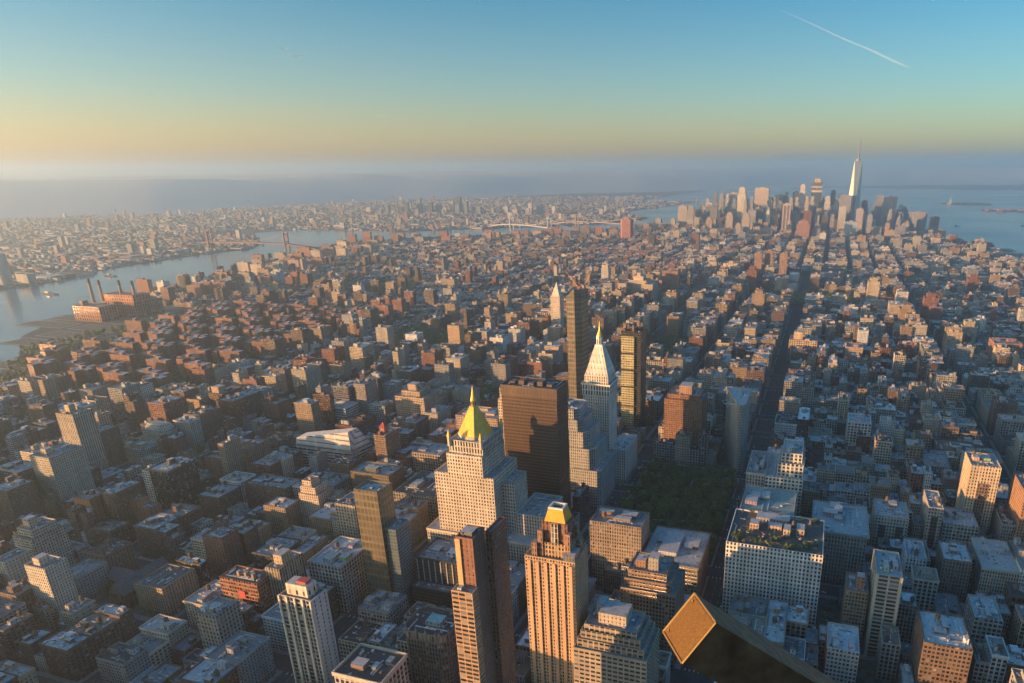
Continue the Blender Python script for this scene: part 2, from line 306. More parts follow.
def rooftop(root, cx_, cy_, x0, x1, y0, y1, z, n=3, tanks=1, c=(.3, .3, .29)):
    W, D = x1-x0, y1-y0
    for k in range(n):
        a, d, h = hr.uniform(.12, .3)*W, hr.uniform(.12, .3)*D, hr.uniform(1.8, 5)
        x, y = x0+2+hr.random()*(W-a-4), y0+2+hr.random()*(D-d-4)
        bulk(root, cx_, cy_, x, x+a, y, y+d, z, z+h, tuple(v*hr.uniform(.7, 1.3) for v in c), (.3, .3, .3, .35) if h > 3 else (.3, 0, 0, .3), 'bulkhead' if h > 2.6 else 'vent_unit')
    for k in range(tanks): tank_on(root, cx_, cy_, x0+4+hr.random()*(W-8), y0+4+hr.random()*(D-8), z)
def block(name, label, cat, x0, x1, y0, y1, h, c, wp, phrase=None, roof=(.22, .225, .23), mat='wall', extra=(), n=3, tanks=1, cornice=0, z0=0, seed=None, upper=()):
    """a plain-shaped building; upper: further set-back tiers (x0, x1, y0, y1, top[, colour])"""
    cx_, cy_ = (x0+x1)/2, (y0+y1)/2; root = put(name, label, cat, cx_, cy_, phrase); fp((x0, x1, y0, y1))
    sd_ = seed if seed is not None else hr.random()*90
    tier(root, cx_, cy_, rect(x0, x1, y0, y1), z0, h, c, wp, roof, mat, seed=sd_, cornice=cornice); z = h; lx0, lx1, ly0, ly1 = x0, x1, y0, y1
    for u in upper:
        tier(root, cx_, cy_, rect(*u[:4]), z, u[4], u[5] if len(u) > 5 else c, wp, roof, mat, 'setback', seed=sd_+3); z = u[4]; lx0, lx1, ly0, ly1 = u[:4]
    rooftop(root, cx_, cy_, lx0, lx1, ly0, ly1, z, n, tanks, tuple(v*.9 for v in c))
    for e in extra: bulk(root, cx_, cy_, *e)
    return root, cx_, cy_
BR, RB, TB, CB, PS, GR, WH = (WALLC0['brown brick'], WALLC0['red brick'], WALLC0['tan brick'], WALLC0['cream brick'], WALLC0['pale stone'], WALLC0['grey'], WALLC0['white'])
# --- pale tower with the gold pyramid
LIME = (.50, .44, .36); cx_, cy_ = -308, 560; W1 = (.30, .46, .56, .37)
root = put('gold_topped_tower', 'pale stone office tower crowned by a steep gilded pyramid and spire', 'skyscraper', cx_, cy_, 'the gold pyramid tower'); fp((-364, -236, 529, 598))
tier(root, cx_, cy_, rect(-364, -238, 529, 596), 0, 44, LIME, W1, (.4, .4, .4), cornice=.6, name='base')
tier(root, cx_, cy_, rect(-350, -286, 532, 586), 44, 108, LIME, W1, (.3, .31, .32), name='wing', seed=5)
tier(root, cx_, cy_, rect(-285.8, -272, 548, 578), 44, 98, LIME, W1, (.3, .31, .32), name='west_wing', seed=7)
tier(root, cx_, cy_, rect(-271.8, -240, 546, 595), 44, 66, LIME, W1, (.3, .31, .32), name='low_wing', seed=8)
tier(root, cx_, cy_, rect(-334, -296, 531, 580), 108, 130, LIME, W1, (.3, .31, .32), name='shaft', seed=5)
tier(root, cx_, cy_, rect(-332, -296, 534, 578), 130, 143, LIME, (.30, .5, .8, .6), (.3, .31, .32), name='upper_shaft', seed=5)
for x, y in ((-331, 533.5), (-297, 533.5), (-331, 578), (-297, 578)):
    b = MB(); b.prism(loc_poly(ngon(x, y, 2.0, 6), cx_, cy_), 138, 148, c=LIME); b.cone(loc_poly(ngon(x, y, 2.3, 6), cx_, cy_), 148, (x-cx_, y-cy_, 155), (.5, .4, .1), 1); b.build('corner_pinnacle', [M['wall'], M['gold']], root)
px_, py_ = -314, 556
b = MB(); b.prism(loc_poly(ngon(px_, py_, 17.4, 8, R(22.5)), cx_, cy_), 143, 146, c=LIME, top=(.4, .35, .3), mt=0); b.build('drum', M['wall'], root)
b = MB(); b.prism(loc_poly(ngon(px_, py_, 16.8, 8, R(22.5)), cx_, cy_), 146, 173, ptop=loc_poly(ngon(px_, py_, 3.9, 8, R(22.5)), cx_, cy_), top=(.5, .4, .1), mt=0); pyr = b.build('pyramid_roof', M['gold'], root)
b = MB(); b.prism(loc_poly(ngon(px_, py_, 2.6, 8), cx_, cy_), 173, 178, c=(.3, .22, .1), w=(.2, .5, .8, .6)); b.build('lantern', M['wall'], pyr)
b = MB(); b.prism(loc_poly(ngon(px_, py_, 3.0, 8), cx_, cy_), 178, 179, top=(.5, .4, .1), mt=0); b.prism(loc_poly(ngon(px_, py_, 2.7, 8), cx_, cy_), 179, 184, ptop=loc_poly(ngon(px_, py_, 1.5, 8), cx_, cy_)); b.cone(loc_poly(ngon(px_, py_, 1.5, 8), cx_, cy_), 184, (px_-cx_, py_-cy_, 194)); b.build('spire', M['gold'], pyr)
# --- dark bronze slab
cx_, cy_ = -281, 628; root = put('bronze_slab_tower', 'dark bronze glass slab tower with fine horizontal bands and black flank', 'skyscraper', cx_, cy_, 'the dark bronze slab tower'); fp((-315, -247, 610, 690))
BZ = (.080, .044, .026)
tier(root, cx_, cy_, rect(-313, -249, 607, 690), 0, 24, (.10, .08, .065), (.3, .7, .5, .45), name='podium')
tier(root, cx_, cy_, rect(-312, -250, 612, 643), 24, 168, BZ, (.16, .72, .50, .37), mat='glass', name='shaft', seed=3)
tier(root, cx_, cy_, rect(-312.6, -249.4, 611.4, 643.6), 168, 177, (.10, .065, .045), (.16, .35, .9, .8), (.06, .05, .05), mat='glass', name='louvre_crown')
for x in range(5): bulk(root, cx_, cy_, -306+x*10.5, -300+x*10.5, 620, 630, 177, 179.5+(x % 2)*2, (.10, .08, .07), (.3, 0, 0, .3), 'cooling_unit', (.12, .1, .1))
# --- set-back stone block
cx_, cy_ = -246, 725; S2 = (.34, .34, .33); W2 = (.26, .46, .52, .37); root = put('stepped_stone_block', 'grey stone office block stepping up in angular setbacks beside clock tower', 'office block', cx_, cy_, 'the stepped stone block'); fp((-293, -222, 692, 757))
def cham(x0, x1, y0, y1, k): return [(x0+k, y0), (x1-k, y0), (x1, y0+k), (x1, y1-k), (x1-k, y1), (x0+k, y1), (x0, y1-k), (x0, y0+k)]
for k, (z0, z1, q) in enumerate(((0, 52, cham(-292, -231, 692, 757, 4)), (52, 78, cham(-290, -239, 694, 752, 6)), (78, 98, cham(-289, -246, 696, 748, 7)), (98, 112, cham(-288, -253, 697, 744, 7)), (112, 124, cham(-287, -259, 699, 738, 6)))):
    tier(root, cx_, cy_, q, z0, z1, S2, W2, (.3, .31, .33), name='base' if k == 0 else 'setback', seed=k)
rooftop(root, cx_, cy_, -283, -263, 705, 732, 124, 3, 0, S2)
# --- white clock tower
cx_, cy_ = -262, 790; MW = (.60, .56, .49); root = put('clock_tower', 'slender white clock tower with pyramid roof and gilded lantern', 'tower', cx_, cy_, 'the white clock tower'); fp((-282, -222, 771, 835))
tier(root, cx_, cy_, rect(-244, -224, 775, 834), 0, 46, MW, W2, (.45, .45, .45), name='low_wing')
sh = tier(root, cx_, cy_, rect(-279, -245, 773, 807), 0, 120, MW, (.30, .42, .50, .37), name='shaft')
tier(root, cx_, cy_, rect(-280, -244, 772, 808), 120, 134, MW, (.36, .5, .8, .7), name='arcade', cornice=1.2)
tier(root, cx_, cy_, rect(-277.5, -246.5, 774.5, 805.5), 134, 145, MW, (.30, .45, .6, .37), name='setback', par=.4)
b = MB(); b.prism(loc_poly(rect(-277, -247, 775, 805), cx_, cy_), 145.4, 182, c=MW, w=(.42, .20, .30, .75), ptop=loc_poly(rect(-266.5, -257.5, 785.5, 794.5), cx_, cy_), top=MW, mt=0); py = b.build('pyramid_roof', M['wall'], root)
b = MB(); b.prism(loc_poly(ngon(-262, 790, 4.3, 8), cx_, cy_), 182, 191, c=MW, w=(.32, .5, .8, .9), top=MW, mt=0); b.build('cupola', M['wall'], py)
b = MB(); P0 = loc_poly(ngon(-262, 790, 4.0, 8), cx_, cy_); P1 = loc_poly(ngon(-262, 790, 3.4, 8), cx_, cy_); P2 = loc_poly(ngon(-262, 790, 1.5, 8), cx_, cy_)
b.prism(P0, 191, 194, ptop=P1); b.prism(P1, 194, 199, ptop=P2, top=(.5, .4, .1), mt=0); b.cone(loc_poly(ngon(-262, 790, 1.1, 8), cx_, cy_), 199, (-262-cx_, 790-cy_, 211)); b.build('gilded_lantern', M['gold'], py)
for face in (0, 1):      # clock dials on the two faces in view
    b = MB()
    def dial(r, d, c): 
        i = len(b.v)
        for k in range(24):
            a = k*2*math.pi/24; u, v = r*math.cos(a), 104+r*math.sin(a)
            b.v.append((u, 773-d-cy_, v) if face == 0 else (-245+d-cx_, 790-cy_+u, v))
        b.face(tuple(range(i, i+24)), None, 0, c)
    dial(4.6, .12, (.28, .27, .24)); dial(3.7, .2, (.55, .52, .46)); ck = b.build('clock_dial', M['roof'], sh)
    b = MB()
    for ang, ln in ((R(70), 2.0), (R(-20), 3.2)):
        u0, v0 = .25*math.sin(ang), -.25*math.cos(ang); u1, v1 = ln*math.cos(ang), ln*math.sin(ang); i = len(b.v)
        for (u, v) in ((u0, v0), (u1+u0, v1+v0), (u1-u0, v1-v0), (-u0, -v0)): b.v.append((u, 773-.28-cy_, 104+v) if face == 0 else (-245+.28-cx_, 790-cy_+u, 104+v))
        b.face((i, i+1, i+2, i+3), None, 0, (.05, .05, .05))
    b.build('clock_hands', M['roof'], sh)
# --- tall bronze-green glass tower with cranes
cx_, cy_ = -354, 960; root = put('glass_tower', 'tallest dark glass tower with sloping top and orange cranes, left of clock tower', 'skyscraper', cx_, cy_, 'the glass tower with cranes'); fp((-369, -339, 941, 984))
P = [(-365, 945), (-352, 944), (-343, 950), (-341, 976), (-363, 978)]
tier(root, cx_, cy_, P, 0, 205, (.17, .135, .085), (.35, .80, .62, .72), (.06, .06, .06), 'glass', 'shaft', seed=8)
b = MB(); Q = loc_poly(P, cx_, cy_); b.v = [(x, y, 206.3) for x, y in Q]+[(x, y, 210+(i in (1, 2))*10+(i in (3,))*8) for i, (x, y) in enumerate(Q)]
for i in range(5): b.face((i, (i+1) % 5, 5+(i+1) % 5, 5+i), [(0, 0), (9, 0), (9, 9), (0, 9)], 0, (.14, .12, .08), (.15, .7, .7, .36))
b.face((5, 6, 7, 8, 9), None, 0, (.06, .07, .08)); b.build('sloping_crown', M['glass'], root)
def crane(x, y, z, s, ang, lean):
    root = empty('tower_crane', x, y, z); b = MB(); tip = Vector((math.cos(ang)*math.sin(lean), math.sin(ang)*math.sin(lean), math.cos(lean)))
    b.tube([(0, 0, 0), (0, 0, 9*s)], .9*s, 4, 0, (.5, .2, .07)); b.build('mast', M['roof'], root)
    b = MB(); b.tube([tuple(Vector((0, 0, 8*s))-tip*0), tuple(Vector((0, 0, 8*s))+tip*30*s)], [.95*s, .5*s], 4, 0, (.55, .22, .07)); b.build('jib', M['roof'], root)
    b = MB(); b.tube([(0, 0, 8*s), (-math.cos(ang)*8*s, -math.sin(ang)*8*s, 10*s)], 1.0*s, 4, 0, (.4, .17, .07)); b.box(-math.cos(ang)*8*s-1.4, -math.cos(ang)*8*s+1.4, -math.sin(ang)*8*s-1.4, -math.sin(ang)*8*s+1.4, 7*s, 10*s, c=(.3, .3, .3), w=(.3, 0, 0, .3), top=(.3, .3, .3), mt=0); b.build('counterweight', M['roof'], root)
    return root
tag(crane(-352, 962, 214, 1.0, R(195), R(38)), 'taller orange crane leaning left on glass tower roof', 'crane', 'cranes on the glass tower'); tag(crane(-346, 968, 214, .8, R(10), R(30)), 'shorter orange crane leaning right on glass tower roof', 'crane', 'cranes on the glass tower')
# --- thin banded tower
cx_, cy_ = -262, 950; root = put('banded_tower', 'thin dark tower with glass bands coloured sunlit yellow stacked up its front', 'skyscraper', cx_, cy_, 'the thin banded tower'); fp((-281, -244, 931, 985))
tier(root, cx_, cy_, rect(-283, -240, 928, 940), 0, 16, (.45, .46, .45), (.3, .6, .6, .36), name='podium')
tier(root, cx_, cy_, rect(-277, -247, 935.5, 968), 0, 164, (.03, .025, .022), (.18, .8, .6, .36), (.05, .05, .05), 'glass', 'shaft')
for k, (z0, z1) in enumerate(((18, 50), (53, 80), (83, 106), (109, 131), (134, 158))): tier(root, cx_, cy_, rect(-276.5, -257, 933, 935.3), z0, z1, (.50, .45, .24), (.24, .72, .48, .36), (.1, .1, .1), 'wall', 'window_bay', .1, seed=k)  # sunlit yellow of the glass is put into the bays' wall colour
for k in range(6): bulk(root, cx_, cy_, -275+k*4.5, -272+k*4.5, 938+(k*7) % 20, 943+(k*7) % 20, 164, 168+(k*5) % 9, (.16, .10, .08), (.3, .3, .3, .3), 'roof_plant', (.12, .1, .1))
# --- brick apartment tower by the park
r_, cx_, cy_ = block('brick_park_tower', 'broad red brick apartment tower facing the dark park, stepped roof lit orange', 'apartment tower', -197, -144, 875, 920, 88, (.25, .135, .085), (.24, .5, .55, .31), 'the brick tower facing the park', n=2, tanks=0, upper=[(-193, -148, 879, 916, 94)], extra=[(-178, -161, 885, 905, 94, 106, (.36, .22, .14))])
# --- flatiron wedge
cx_, cy_ = -92, 880; root = put('flatiron_building', 'narrow wedge-shaped pale stone building standing where two streets meet', 'office building', cx_, cy_, 'the wedge-shaped building'); fp((-118, -82, 838, 918))
FI = [(-89.5, 842), (-86, 842.5), (-84, 846), (-83.5, 914), (-117, 914), (-91.5, 845)]
tier(root, cx_, cy_, FI[::1], 0, 100, (.36, .33, .28), (.22, .42, .55, .37), (.42, .43, .45), cornice=1.3)
rooftop(root, cx_, cy_, -99, -86, 885, 910, 100, 2, 0, PS)
# --- white block with a roof garden
cx_, cy_ = -20, 562; root = put('roof_garden_block', 'wide white office block of paired windows with planted terrace on its roof', 'office block', cx_, cy_, 'the white roof-garden block'); fp((-63, 23, 529, 598))
WW = (.66, .64, .59); tier(root, cx_, cy_, rect(-61, 21, 531, 596), 0, 78, WW, (.32, .56, .52, .40), (.10, .10, .09), seed=2, par=1.4)
for (x0, x1, y0, y1, h, c) in ((-44, -36, 560, 570, 7, (.42, .30, .22)), (-28, -16, 566, 574, 4, (.45, .33, .24)), (-14, -8, 556, 566, 8, (.40, .36, .30)), (-3, 4, 560, 572, 7, (.42, .32, .24)), (-40, -10, 580, 592, 3.5, (.3, .3, .3))): bulk(root, cx_, cy_, x0, x1, y0, y1, 78, 78+h, c, (.3, .4, .5, .35))
for x, y in ((-6, 576), (9, 582)): tank_on(root, cx_, cy_, x, y, 78, .9)
# --- courtyard-roofed block by the park
r_, cx_, cy_ = block('flat_roofed_block', 'broad block with pale rimmed flat roof at the park corner', 'office block', -138, -85, 531, 596, 47, (.16, .14, .125), (.3, .55, .55, .4), 'the flat-roofed block at the park corner', (.33, .35, .37), n=2, tanks=0, cornice=1.0, extra=[(-125, -108, 545, 585, 47, 51, (.4, .42, .44)), (-104, -96, 560, 572, 47, 50, (.3, .28, .26))])
# --- big classical block, angled white tower
r_, cx_, cy_ = block('stone_store_block', 'broad pale stone block with turquoise roof patch behind the roof-garden block', 'office block', -59, -8, 612, 676, 66, (.40, .36, .32), (.36, .62, .52, .42), 'the stone block behind the roof garden', (.20, .30, .30), n=3, tanks=0, cornice=1.0)
r_, cx_, cy_ = block('white_tower_block', 'white stepped building with tall arched windows and lit rooftop', 'office tower', -42, -2, 694, 756, 72, (.52, .51, .46), (.42, .60, .60, .42), 'the white stepped tower', (.35, .36, .37), n=2, tanks=0, upper=[(-30, -3, 700, 752, 86), (-27, -5, 706, 748, 96)])
r_, cx_, cy_ = block('curved_corner_block', 'pale block with rounded corner facing the street junction', 'office block', -62, -43, 693, 756, 74, (.40, .38, .34), (.3, .55, .5, .38), 'the rounded corner block', n=2, tanks=1, cornice=.8)
r_, cx_, cy_ = block('corniced_block', 'square grey block with heavy overhanging cornice and blue-grey roof', 'office block', 12, 62, 614, 676, 58, (.30, .28, .25), (.3, .46, .56, .42), 'the heavy-corniced block', (.30, .35, .38), n=4, tanks=0, cornice=1.8)
# --- tower with the gold mansard
cx_, cy_ = -161, 392; TN = (.42, .28, .17); root = put('gold_mansard_tower', 'tall tan brick apartment tower topped by a golden mansard cap', 'apartment tower', cx_, cy_, 'the tower with the gold mansard'); fp((-186, -139, 366, 416))
tier(root, cx_, cy_, rect(-180, -143, 372, 398), 0, 137, TN, (.20, .52, .52, .30), (.28, .3, .31), seed=6)
for k in range(6):
    x = -178+k*6.1
    b = MB(); b.box(x-cx_, x+2.6-cx_, 371.1-cy_, 372.02-cy_, 4, 135, c=tuple(v*1.12 for v in TN), w=(.3, 0, 0, .3), top=TN, mt=0); b.build('pier', M['wall'], root)
tier(root, cx_, cy_, rect(-171, -147, 376, 394), 137, 147, tuple(v*.9 for v in TN), (.24, .5, .6, .34), name='setback')
tier(root, cx_, cy_, rect(-168.5, -150, 378, 392), 147, 162, RB, (.26, .4, .7, .5), name='crown')
bulk(root, cx_, cy_, -161.5, -156.5, 376.6, 377.9, 147, 163, (.50, .48, .40), (.3, .7, .9, .4), 'painted_lit_bay', mat='wall')  # front bay coloured pale to look lit
for (x0, x1, y0, y1, z1) in ((-171, -167.4, 375.2, 380, 157), (-151.2, -147.4, 375.2, 380, 157), (-171, -167.4, 390, 394.5, 157), (-151.2, -147.4, 390, 394.5, 157), (-175, -171.2, 373.4, 378, 148), (-147.2, -144, 386, 392, 148)):
    bulk(root, cx_, cy_, x0, x1, y0, y1, 137, z1, (.30, .17, .11), (.2, .4, .6, .4), 'turret', (.3, .2, .14))
b = MB(); b.prism(loc_poly(rect(-167, -151.5, 378.5, 391.5), cx_, cy_), 163, 172, ptop=loc_poly(rect(-164.5, -154, 380.5, 389.5), cx_, cy_)); cap = b.build('mansard_cap', M['gold'], root)
b = MB(); b.prism(loc_poly(rect(-164.6, -153.9, 380.4, 389.6), cx_, cy_), 172, 173.2, c=(.6, .6, .58), w=(.3, 0, 0, .3)); I = loc_poly(rect(-163.4, -155.1, 381.6, 388.4), cx_, cy_); b.ring(loc_poly(rect(-164.6, -153.9, 380.4, 389.6), cx_, cy_), I, 173.2, 171, (.6, .6, .58)); b.build('rim', M['wall'], cap)
bulk(root, cx_, cy_, -152, -143.5, 373, 384, 137, 143, (.16, .17, .18), (.2, .7, .7, .3), 'glazed_pavilion', (.4, .44, .46), 'glass')
bulk(root, cx_, cy_, -146.5, -142.6, 371.3, 372.0, 60, 136, (.07, .07, .075), (.2, .8, .6, .30), 'corner_bay', mat='glass')
# --- brown double tower
cx_, cy_ = -179, 306; SB = (.20, .095, .065); root = put('brown_double_tower', 'tall red-brown tower of two slabs with yellow-lit balcony bands', 'apartment tower', cx_, cy_, 'the red-brown double tower'); fp((-190, -168, 284, 335))
tier(root, cx_, cy_, rect(-188, -174.6, 290, 296.8), 0, 160.5, (.36, .24, .15), (.5, .86, .46, .31), (.35, .36, .37), name='balcony_slab', seed=4)
tier(root, cx_, cy_, rect(-186.3, -175.5, 297, 311.4), 0, 192, SB, (.30, .22, .3, .31), (.30, .30, .3), name='wall', seed=9)
tier(root, cx_, cy_, rect(-175.4, -171, 311.6, 331), 0, 189, tuple(v*.85 for v in SB), (.26, .4, .5, .31), (.2, .2, .2), name='rear_slab', seed=2)
bulk(root, cx_, cy_, -186.6, -183.4, 296.3, 296.97, 161.7, 192, (.48, .30, .15), (.3, 0, 0, .3), 'painted_lit_pier')  # thin pier coloured orange to look sunlit
bulk(root, cx_, cy_, -184.5, -177.3, 300, 307, 192, 195, (.12, .11, .10)); bulk(root, cx_, cy_, -185, -182.4, 291.6, 295, 160.5, 162.7, (.5, .5, .5))
# --- glass angular tower
cx_, cy_ = -368, 462; root = put('green_glass_tower', 'dark green glass tower glowing bronze on its sunny upper front', 'skyscraper', cx_, cy_, 'the green glass tower'); fp((-384, -340, 449, 485))
tier(root, cx_, cy_, [(-382, 452), (-358, 452), (-357, 473), (-381, 472)], 0, 121, (.17, .14, .085), (.4, .8, .64, .70), (.30, .34, .36), 'glass', 'shaft', seed=11, par=2)
tier(root, cx_, cy_, rect(-356.6, -346, 455, 476), 0, 84, (.13, .17, .18), (.4, .86, .6, .35), (.3, .34, .36), 'glass', 'side_slab', seed=4)
# --- dark glass low block with white mullions
cx_, cy_ = -318, 470; root = put('mullioned_block', 'low black glass block divided by thin white uprights, pale roof box', 'office block', cx_, cy_, 'the low black glass block'); fp((-342, -288, 452, 512))
tier(root, cx_, cy_, rect(-342, -290, 474, 512), 0, 46, (.05, .05, .05), (.14, .8, .8, .36), (.26, .27, .28), 'glass', 'wall', seed=4, par=2)
tier(root, cx_, cy_, rect(-342, -290, 462, 473.8), 0, 22, (.05, .05, .05), (.14, .8, .8, .36), (.16, .18, .19), 'glass', 'podium', seed=4)
for k in range(9):
    x = -341+k*6.2; b = MB(); b.box(x-cx_, x+.7-cx_, 473.3-cy_, 474.02-cy_, 23, 46, c=(.5, .5, .48), w=(.3, 0, 0, .3), top=(.5, .5, .5), mt=0); b.build('mullion', M['wall'], root)
bulk(root, cx_, cy_, -315, -299, 484, 494, 46, 50.5, (.55, .52, .46), (.5, .5, .6, .4), roof=(.62, .63, .64)); bulk(root, cx_, cy_, -334, -326, 488, 498, 46, 48.4, (.3, .3, .3), (.3, 0, 0, .3))
# --- slab with white piers and a white box on the roof
cx_, cy_ = -343, 340; root = put('white_pier_slab', 'dark glass slab with tall white piers and white box on its roof', 'office tower', cx_, cy_, 'the slab with white piers'); fp((-368, -314, 312, 352))
tier(root, cx_, cy_, rect(-355, -327, 326, 342), 0, 100, (.36, .34, .31), (.50, .80, .66, .36), (.12, .12, .12), seed=3)
for k in range(5):
    x = -355.4+k*6.85; b = MB(); b.box(x-cx_, x+1.3-cx_, 324.9-cy_, 326.02-cy_, 2, 101, c=(.62, .56, .44), w=(.3, 0, 0, .3), top=(.6, .55, .45), mt=0); b.build('pier', M['wall'], root)
bulk(root, cx_, cy_, -327.02, -326.4, 326, 342, 0, 101.2, (.46, .45, .43), (.55, .25, .28, .36), 'blank_flank')
bulk(root, cx_, cy_, -350, -332, 329, 339, 100, 110, (.58, .50, .40), (.6, .3, .4, .9), 'penthouse', (.45, .44, .43)); bulk(root, cx_, cy_, -342, -334, 331, 337, 110, 112, (.42, .08, .06), (.3, 0, 0, .3), 'roof_unit', (.4, .1, .08))
# --- scaffolded building with colour bands
cx_, cy_ = -466, 398; root = put('scaffolded_block', 'orange-brown block wrapped in banded scaffolding with red panels', 'building', cx_, cy_, 'the scaffolded block'); fp((-492, -444, 386, 414))
tier(root, cx_, cy_, rect(-488, -447, 390, 410), 0, 50, (.30, .13, .07), (.3, .74, .50, .40), (.10, .09, .085), par=.8, seed=1)
for k, z in enumerate((10, 19, 28, 37, 45)):
    b = MB(); b.box(-488.9-cx_, -446.4-cx_, 388.9-cy_, 389.9-cy_, z, z+1.0, c=((.42, .17, .08), (.40, .15, .14), (.36, .12, .18))[k % 3], w=(.3, 0, 0, .3), top=(.3, .2, .1), mt=0); b.build('scaffold_band', M['wall'], root)
b = MB(); b.box(-468-cx_, -461-cx_, 388.5-cy_, 388.85-cy_, 34, 41, c=(.5, .08, .05), w=(.3, 0, 0, .3), top=(.5, .1, .05), mt=0); b.build('red_panel', M['wall'], root)
for k in range(5): bulk(root, cx_, cy_, -474+k*4, -471.6+k*4, 396+k % 2*3, 399+k % 2*3, 50, 55, (.36, .25, .16), (.3, 0, 0, .3), 'roof_post')
# --- Gothic dark block, corniced roof at the bottom edge
cx_, cy_ = -252, 362; root = put('gothic_block', 'dark stone block with chamfered corners and gothic arcaded crown', 'office block', cx_, cy_, 'the dark gothic block'); fp((-275, -229, 346, 384))
tier(root, cx_, cy_, cham(-273, -236, 350, 380, 5), 0, 66, (.11, .105, .095), (.24, .5, .6, .38), (.045, .045, .045), name='wall')
tier(root, cx_, cy_, cham(-273.6, -235.4, 349.4, 380.6, 5.2), 66, 71, (.15, .14, .125), (.22, .5, .8, .6), (.05, .05, .05), name='arcade')
bulk(root, cx_, cy_, -258, -246, 360, 370, 71, 75, (.16, .22, .23), (.3, .3, .5, .4), roof=(.2, .38, .40))
for k, (x, y) in enumerate([(-272, 350+5), (-268, 350), (-260, 349.6), (-252, 349.6), (-244, 349.6), (-241, 350), (-236, 355), (-235.4, 365)]):
    b = MB(); b.prism(loc_poly(ngon(x, y, .9, 6), cx_, cy_), 66, 73, c=(.18, .165, .145)); b.cone(loc_poly(ngon(x, y, 1.0, 6), cx_, cy_), 73, (x-cx_, y-cy_, 76.5), (.18, .165, .145)); b.build('pinnacle', M['roof'], root)
cx_, cy_ = -275, 315; root = put('terracotta_block', 'pale ornate block with dark cluttered roof inside a bright cornice', 'office block', cx_, cy_, 'the pale ornate block'); fp((-296, -252, 300, 334))
tier(root, cx_, cy_, rect(-294, -257, 301, 331), 0, 66, (.46, .42, .35), (.42, .62, .7, .42), (.06, .065, .065), par=2.2, cornice=.9)
for q in ((-286, -276, 309, 317, 70, (.20, .14, .11)), (-272, -268, 312, 318, 68.5, (.14, .18, .15)), (-289, -287, 322, 326, 68, (.3, .28, .25)), (-266, -262, 320, 326, 68.4, (.2, .2, .19))): bulk(root, cx_, cy_, *q[:4], 66, q[4], q[5], (.3, 0, 0, .3))
# --- stepped blocks in the middle foreground
r_, cx_, cy_ = block('twin_roof_block', 'brown stone block with cluttered double roof beside the park', 'office block', -193, -142, 545, 577, 71, (.27, .21, .165), (.24, .52, .56, .38), 'the brown block beside the park', (.2, .21, .22), n=5, tanks=1, seed=4)
r_, cx_, cy_ = block('stepped_brick_block', 'tan brick block with stepped terraces and rooftop tower in front of park', 'office block', -133, -88, 446, 486, 72, (.24, .17, .12), (.26, .66, .48, .36), 'the stepped brick block', (.22, .24, .25), n=3, tanks=1, upper=[(-131, -93, 450, 484, 79), (-129, -97, 454, 482, 85)], extra=[(-113, -105, 458, 468, 85, 97, (.30, .29, .27)), (-124, -116, 460, 470, 85, 92, (.28, .17, .11))])
r_, cx_, cy_ = block('terraced_block', 'beige block with white-railed terraces and pale penthouse', 'office block', -143, -90, 364, 402, 74, (.34, .29, .22), (.40, .74, .44, .37), 'the terraced block with pale penthouse', (.20, .25, .28), n=1, tanks=0, upper=[(-141, -93, 367, 400, 80), (-139, -96, 369, 398, 86), (-137, -99, 371, 396, 90)], extra=[(-128, -108, 376, 392, 90, 99, (.42, .36, .28)), (-132, -126, 384, 394, 90, 100, (.33, .33, .31))])
# --- right-hand foreground
r_, cx_, cy_ = block('slim_white_tower', 'slim pale tower with ribbon windows and two thin side piers', 'office tower', 62, 82, 512, 552, 80, (.46, .42, .34), (1.2, .86, .5, .37), 'the slim pale ribbon-window tower', (.25, .33, .38), n=3, tanks=0)
for x in (62.0, 80.0): bulk(r_, cx_, cy_, x-.2, x+2.2, 511.3, 512.05, 0, 81, (.50, .46, .37), (.3, 0, 0, .3), 'pier')
r_, cx_, cy_ = block('ribbed_tan_block', 'tan banded block with small tower, left of slim pale tower', 'office block', 42, 60, 523, 552, 54, (.25, .19, .14), (.26, .6, .46, .36), 'the tan block by the slim tower', n=1, tanks=0, extra=[(50, 56, 528, 536, 54, 66, (.27, .16, .10))])
r_, cx_, cy_ = block('brown_roof_block', 'brown brick block with big pale blue roof at the frame corner', 'loft building', 94, 126, 455, 496, 64, (.16, .105, .075), (.28, .62, .5, .37), 'the brown block with blue-grey roof', (.38, .44, .48), n=2, tanks=1, extra=[(121, 124, 462, 466, 64, 69, (.55, .56, .56))])
r_, cx_, cy_ = block('sunlit_corner_tower', 'cream tower glowing orange, dark recess down its front', 'apartment tower', 162, 190, 723, 760, 98, (.46, .37, .26), (.28, .46, .5, .36), 'the glowing cream tower', (.3, .32, .34), n=3, tanks=1, extra=[(171, 181, 722.3, 723.05, 0, 80, (.17, .115, .085), (.26, .6, .5, .36), 'recess_shade_bay')])  # darker panel on the front stands in for a recess's shade
r_, cx_, cy_ = block('edge_brick_tower', 'tall orange-lit brick tower cut off at the frame edge', 'apartment tower', 206, 232, 690, 742, 88, (.30, .17, .105), (.26, .45, .5, .33), 'the orange-lit tower at the edge', n=2, tanks=1)
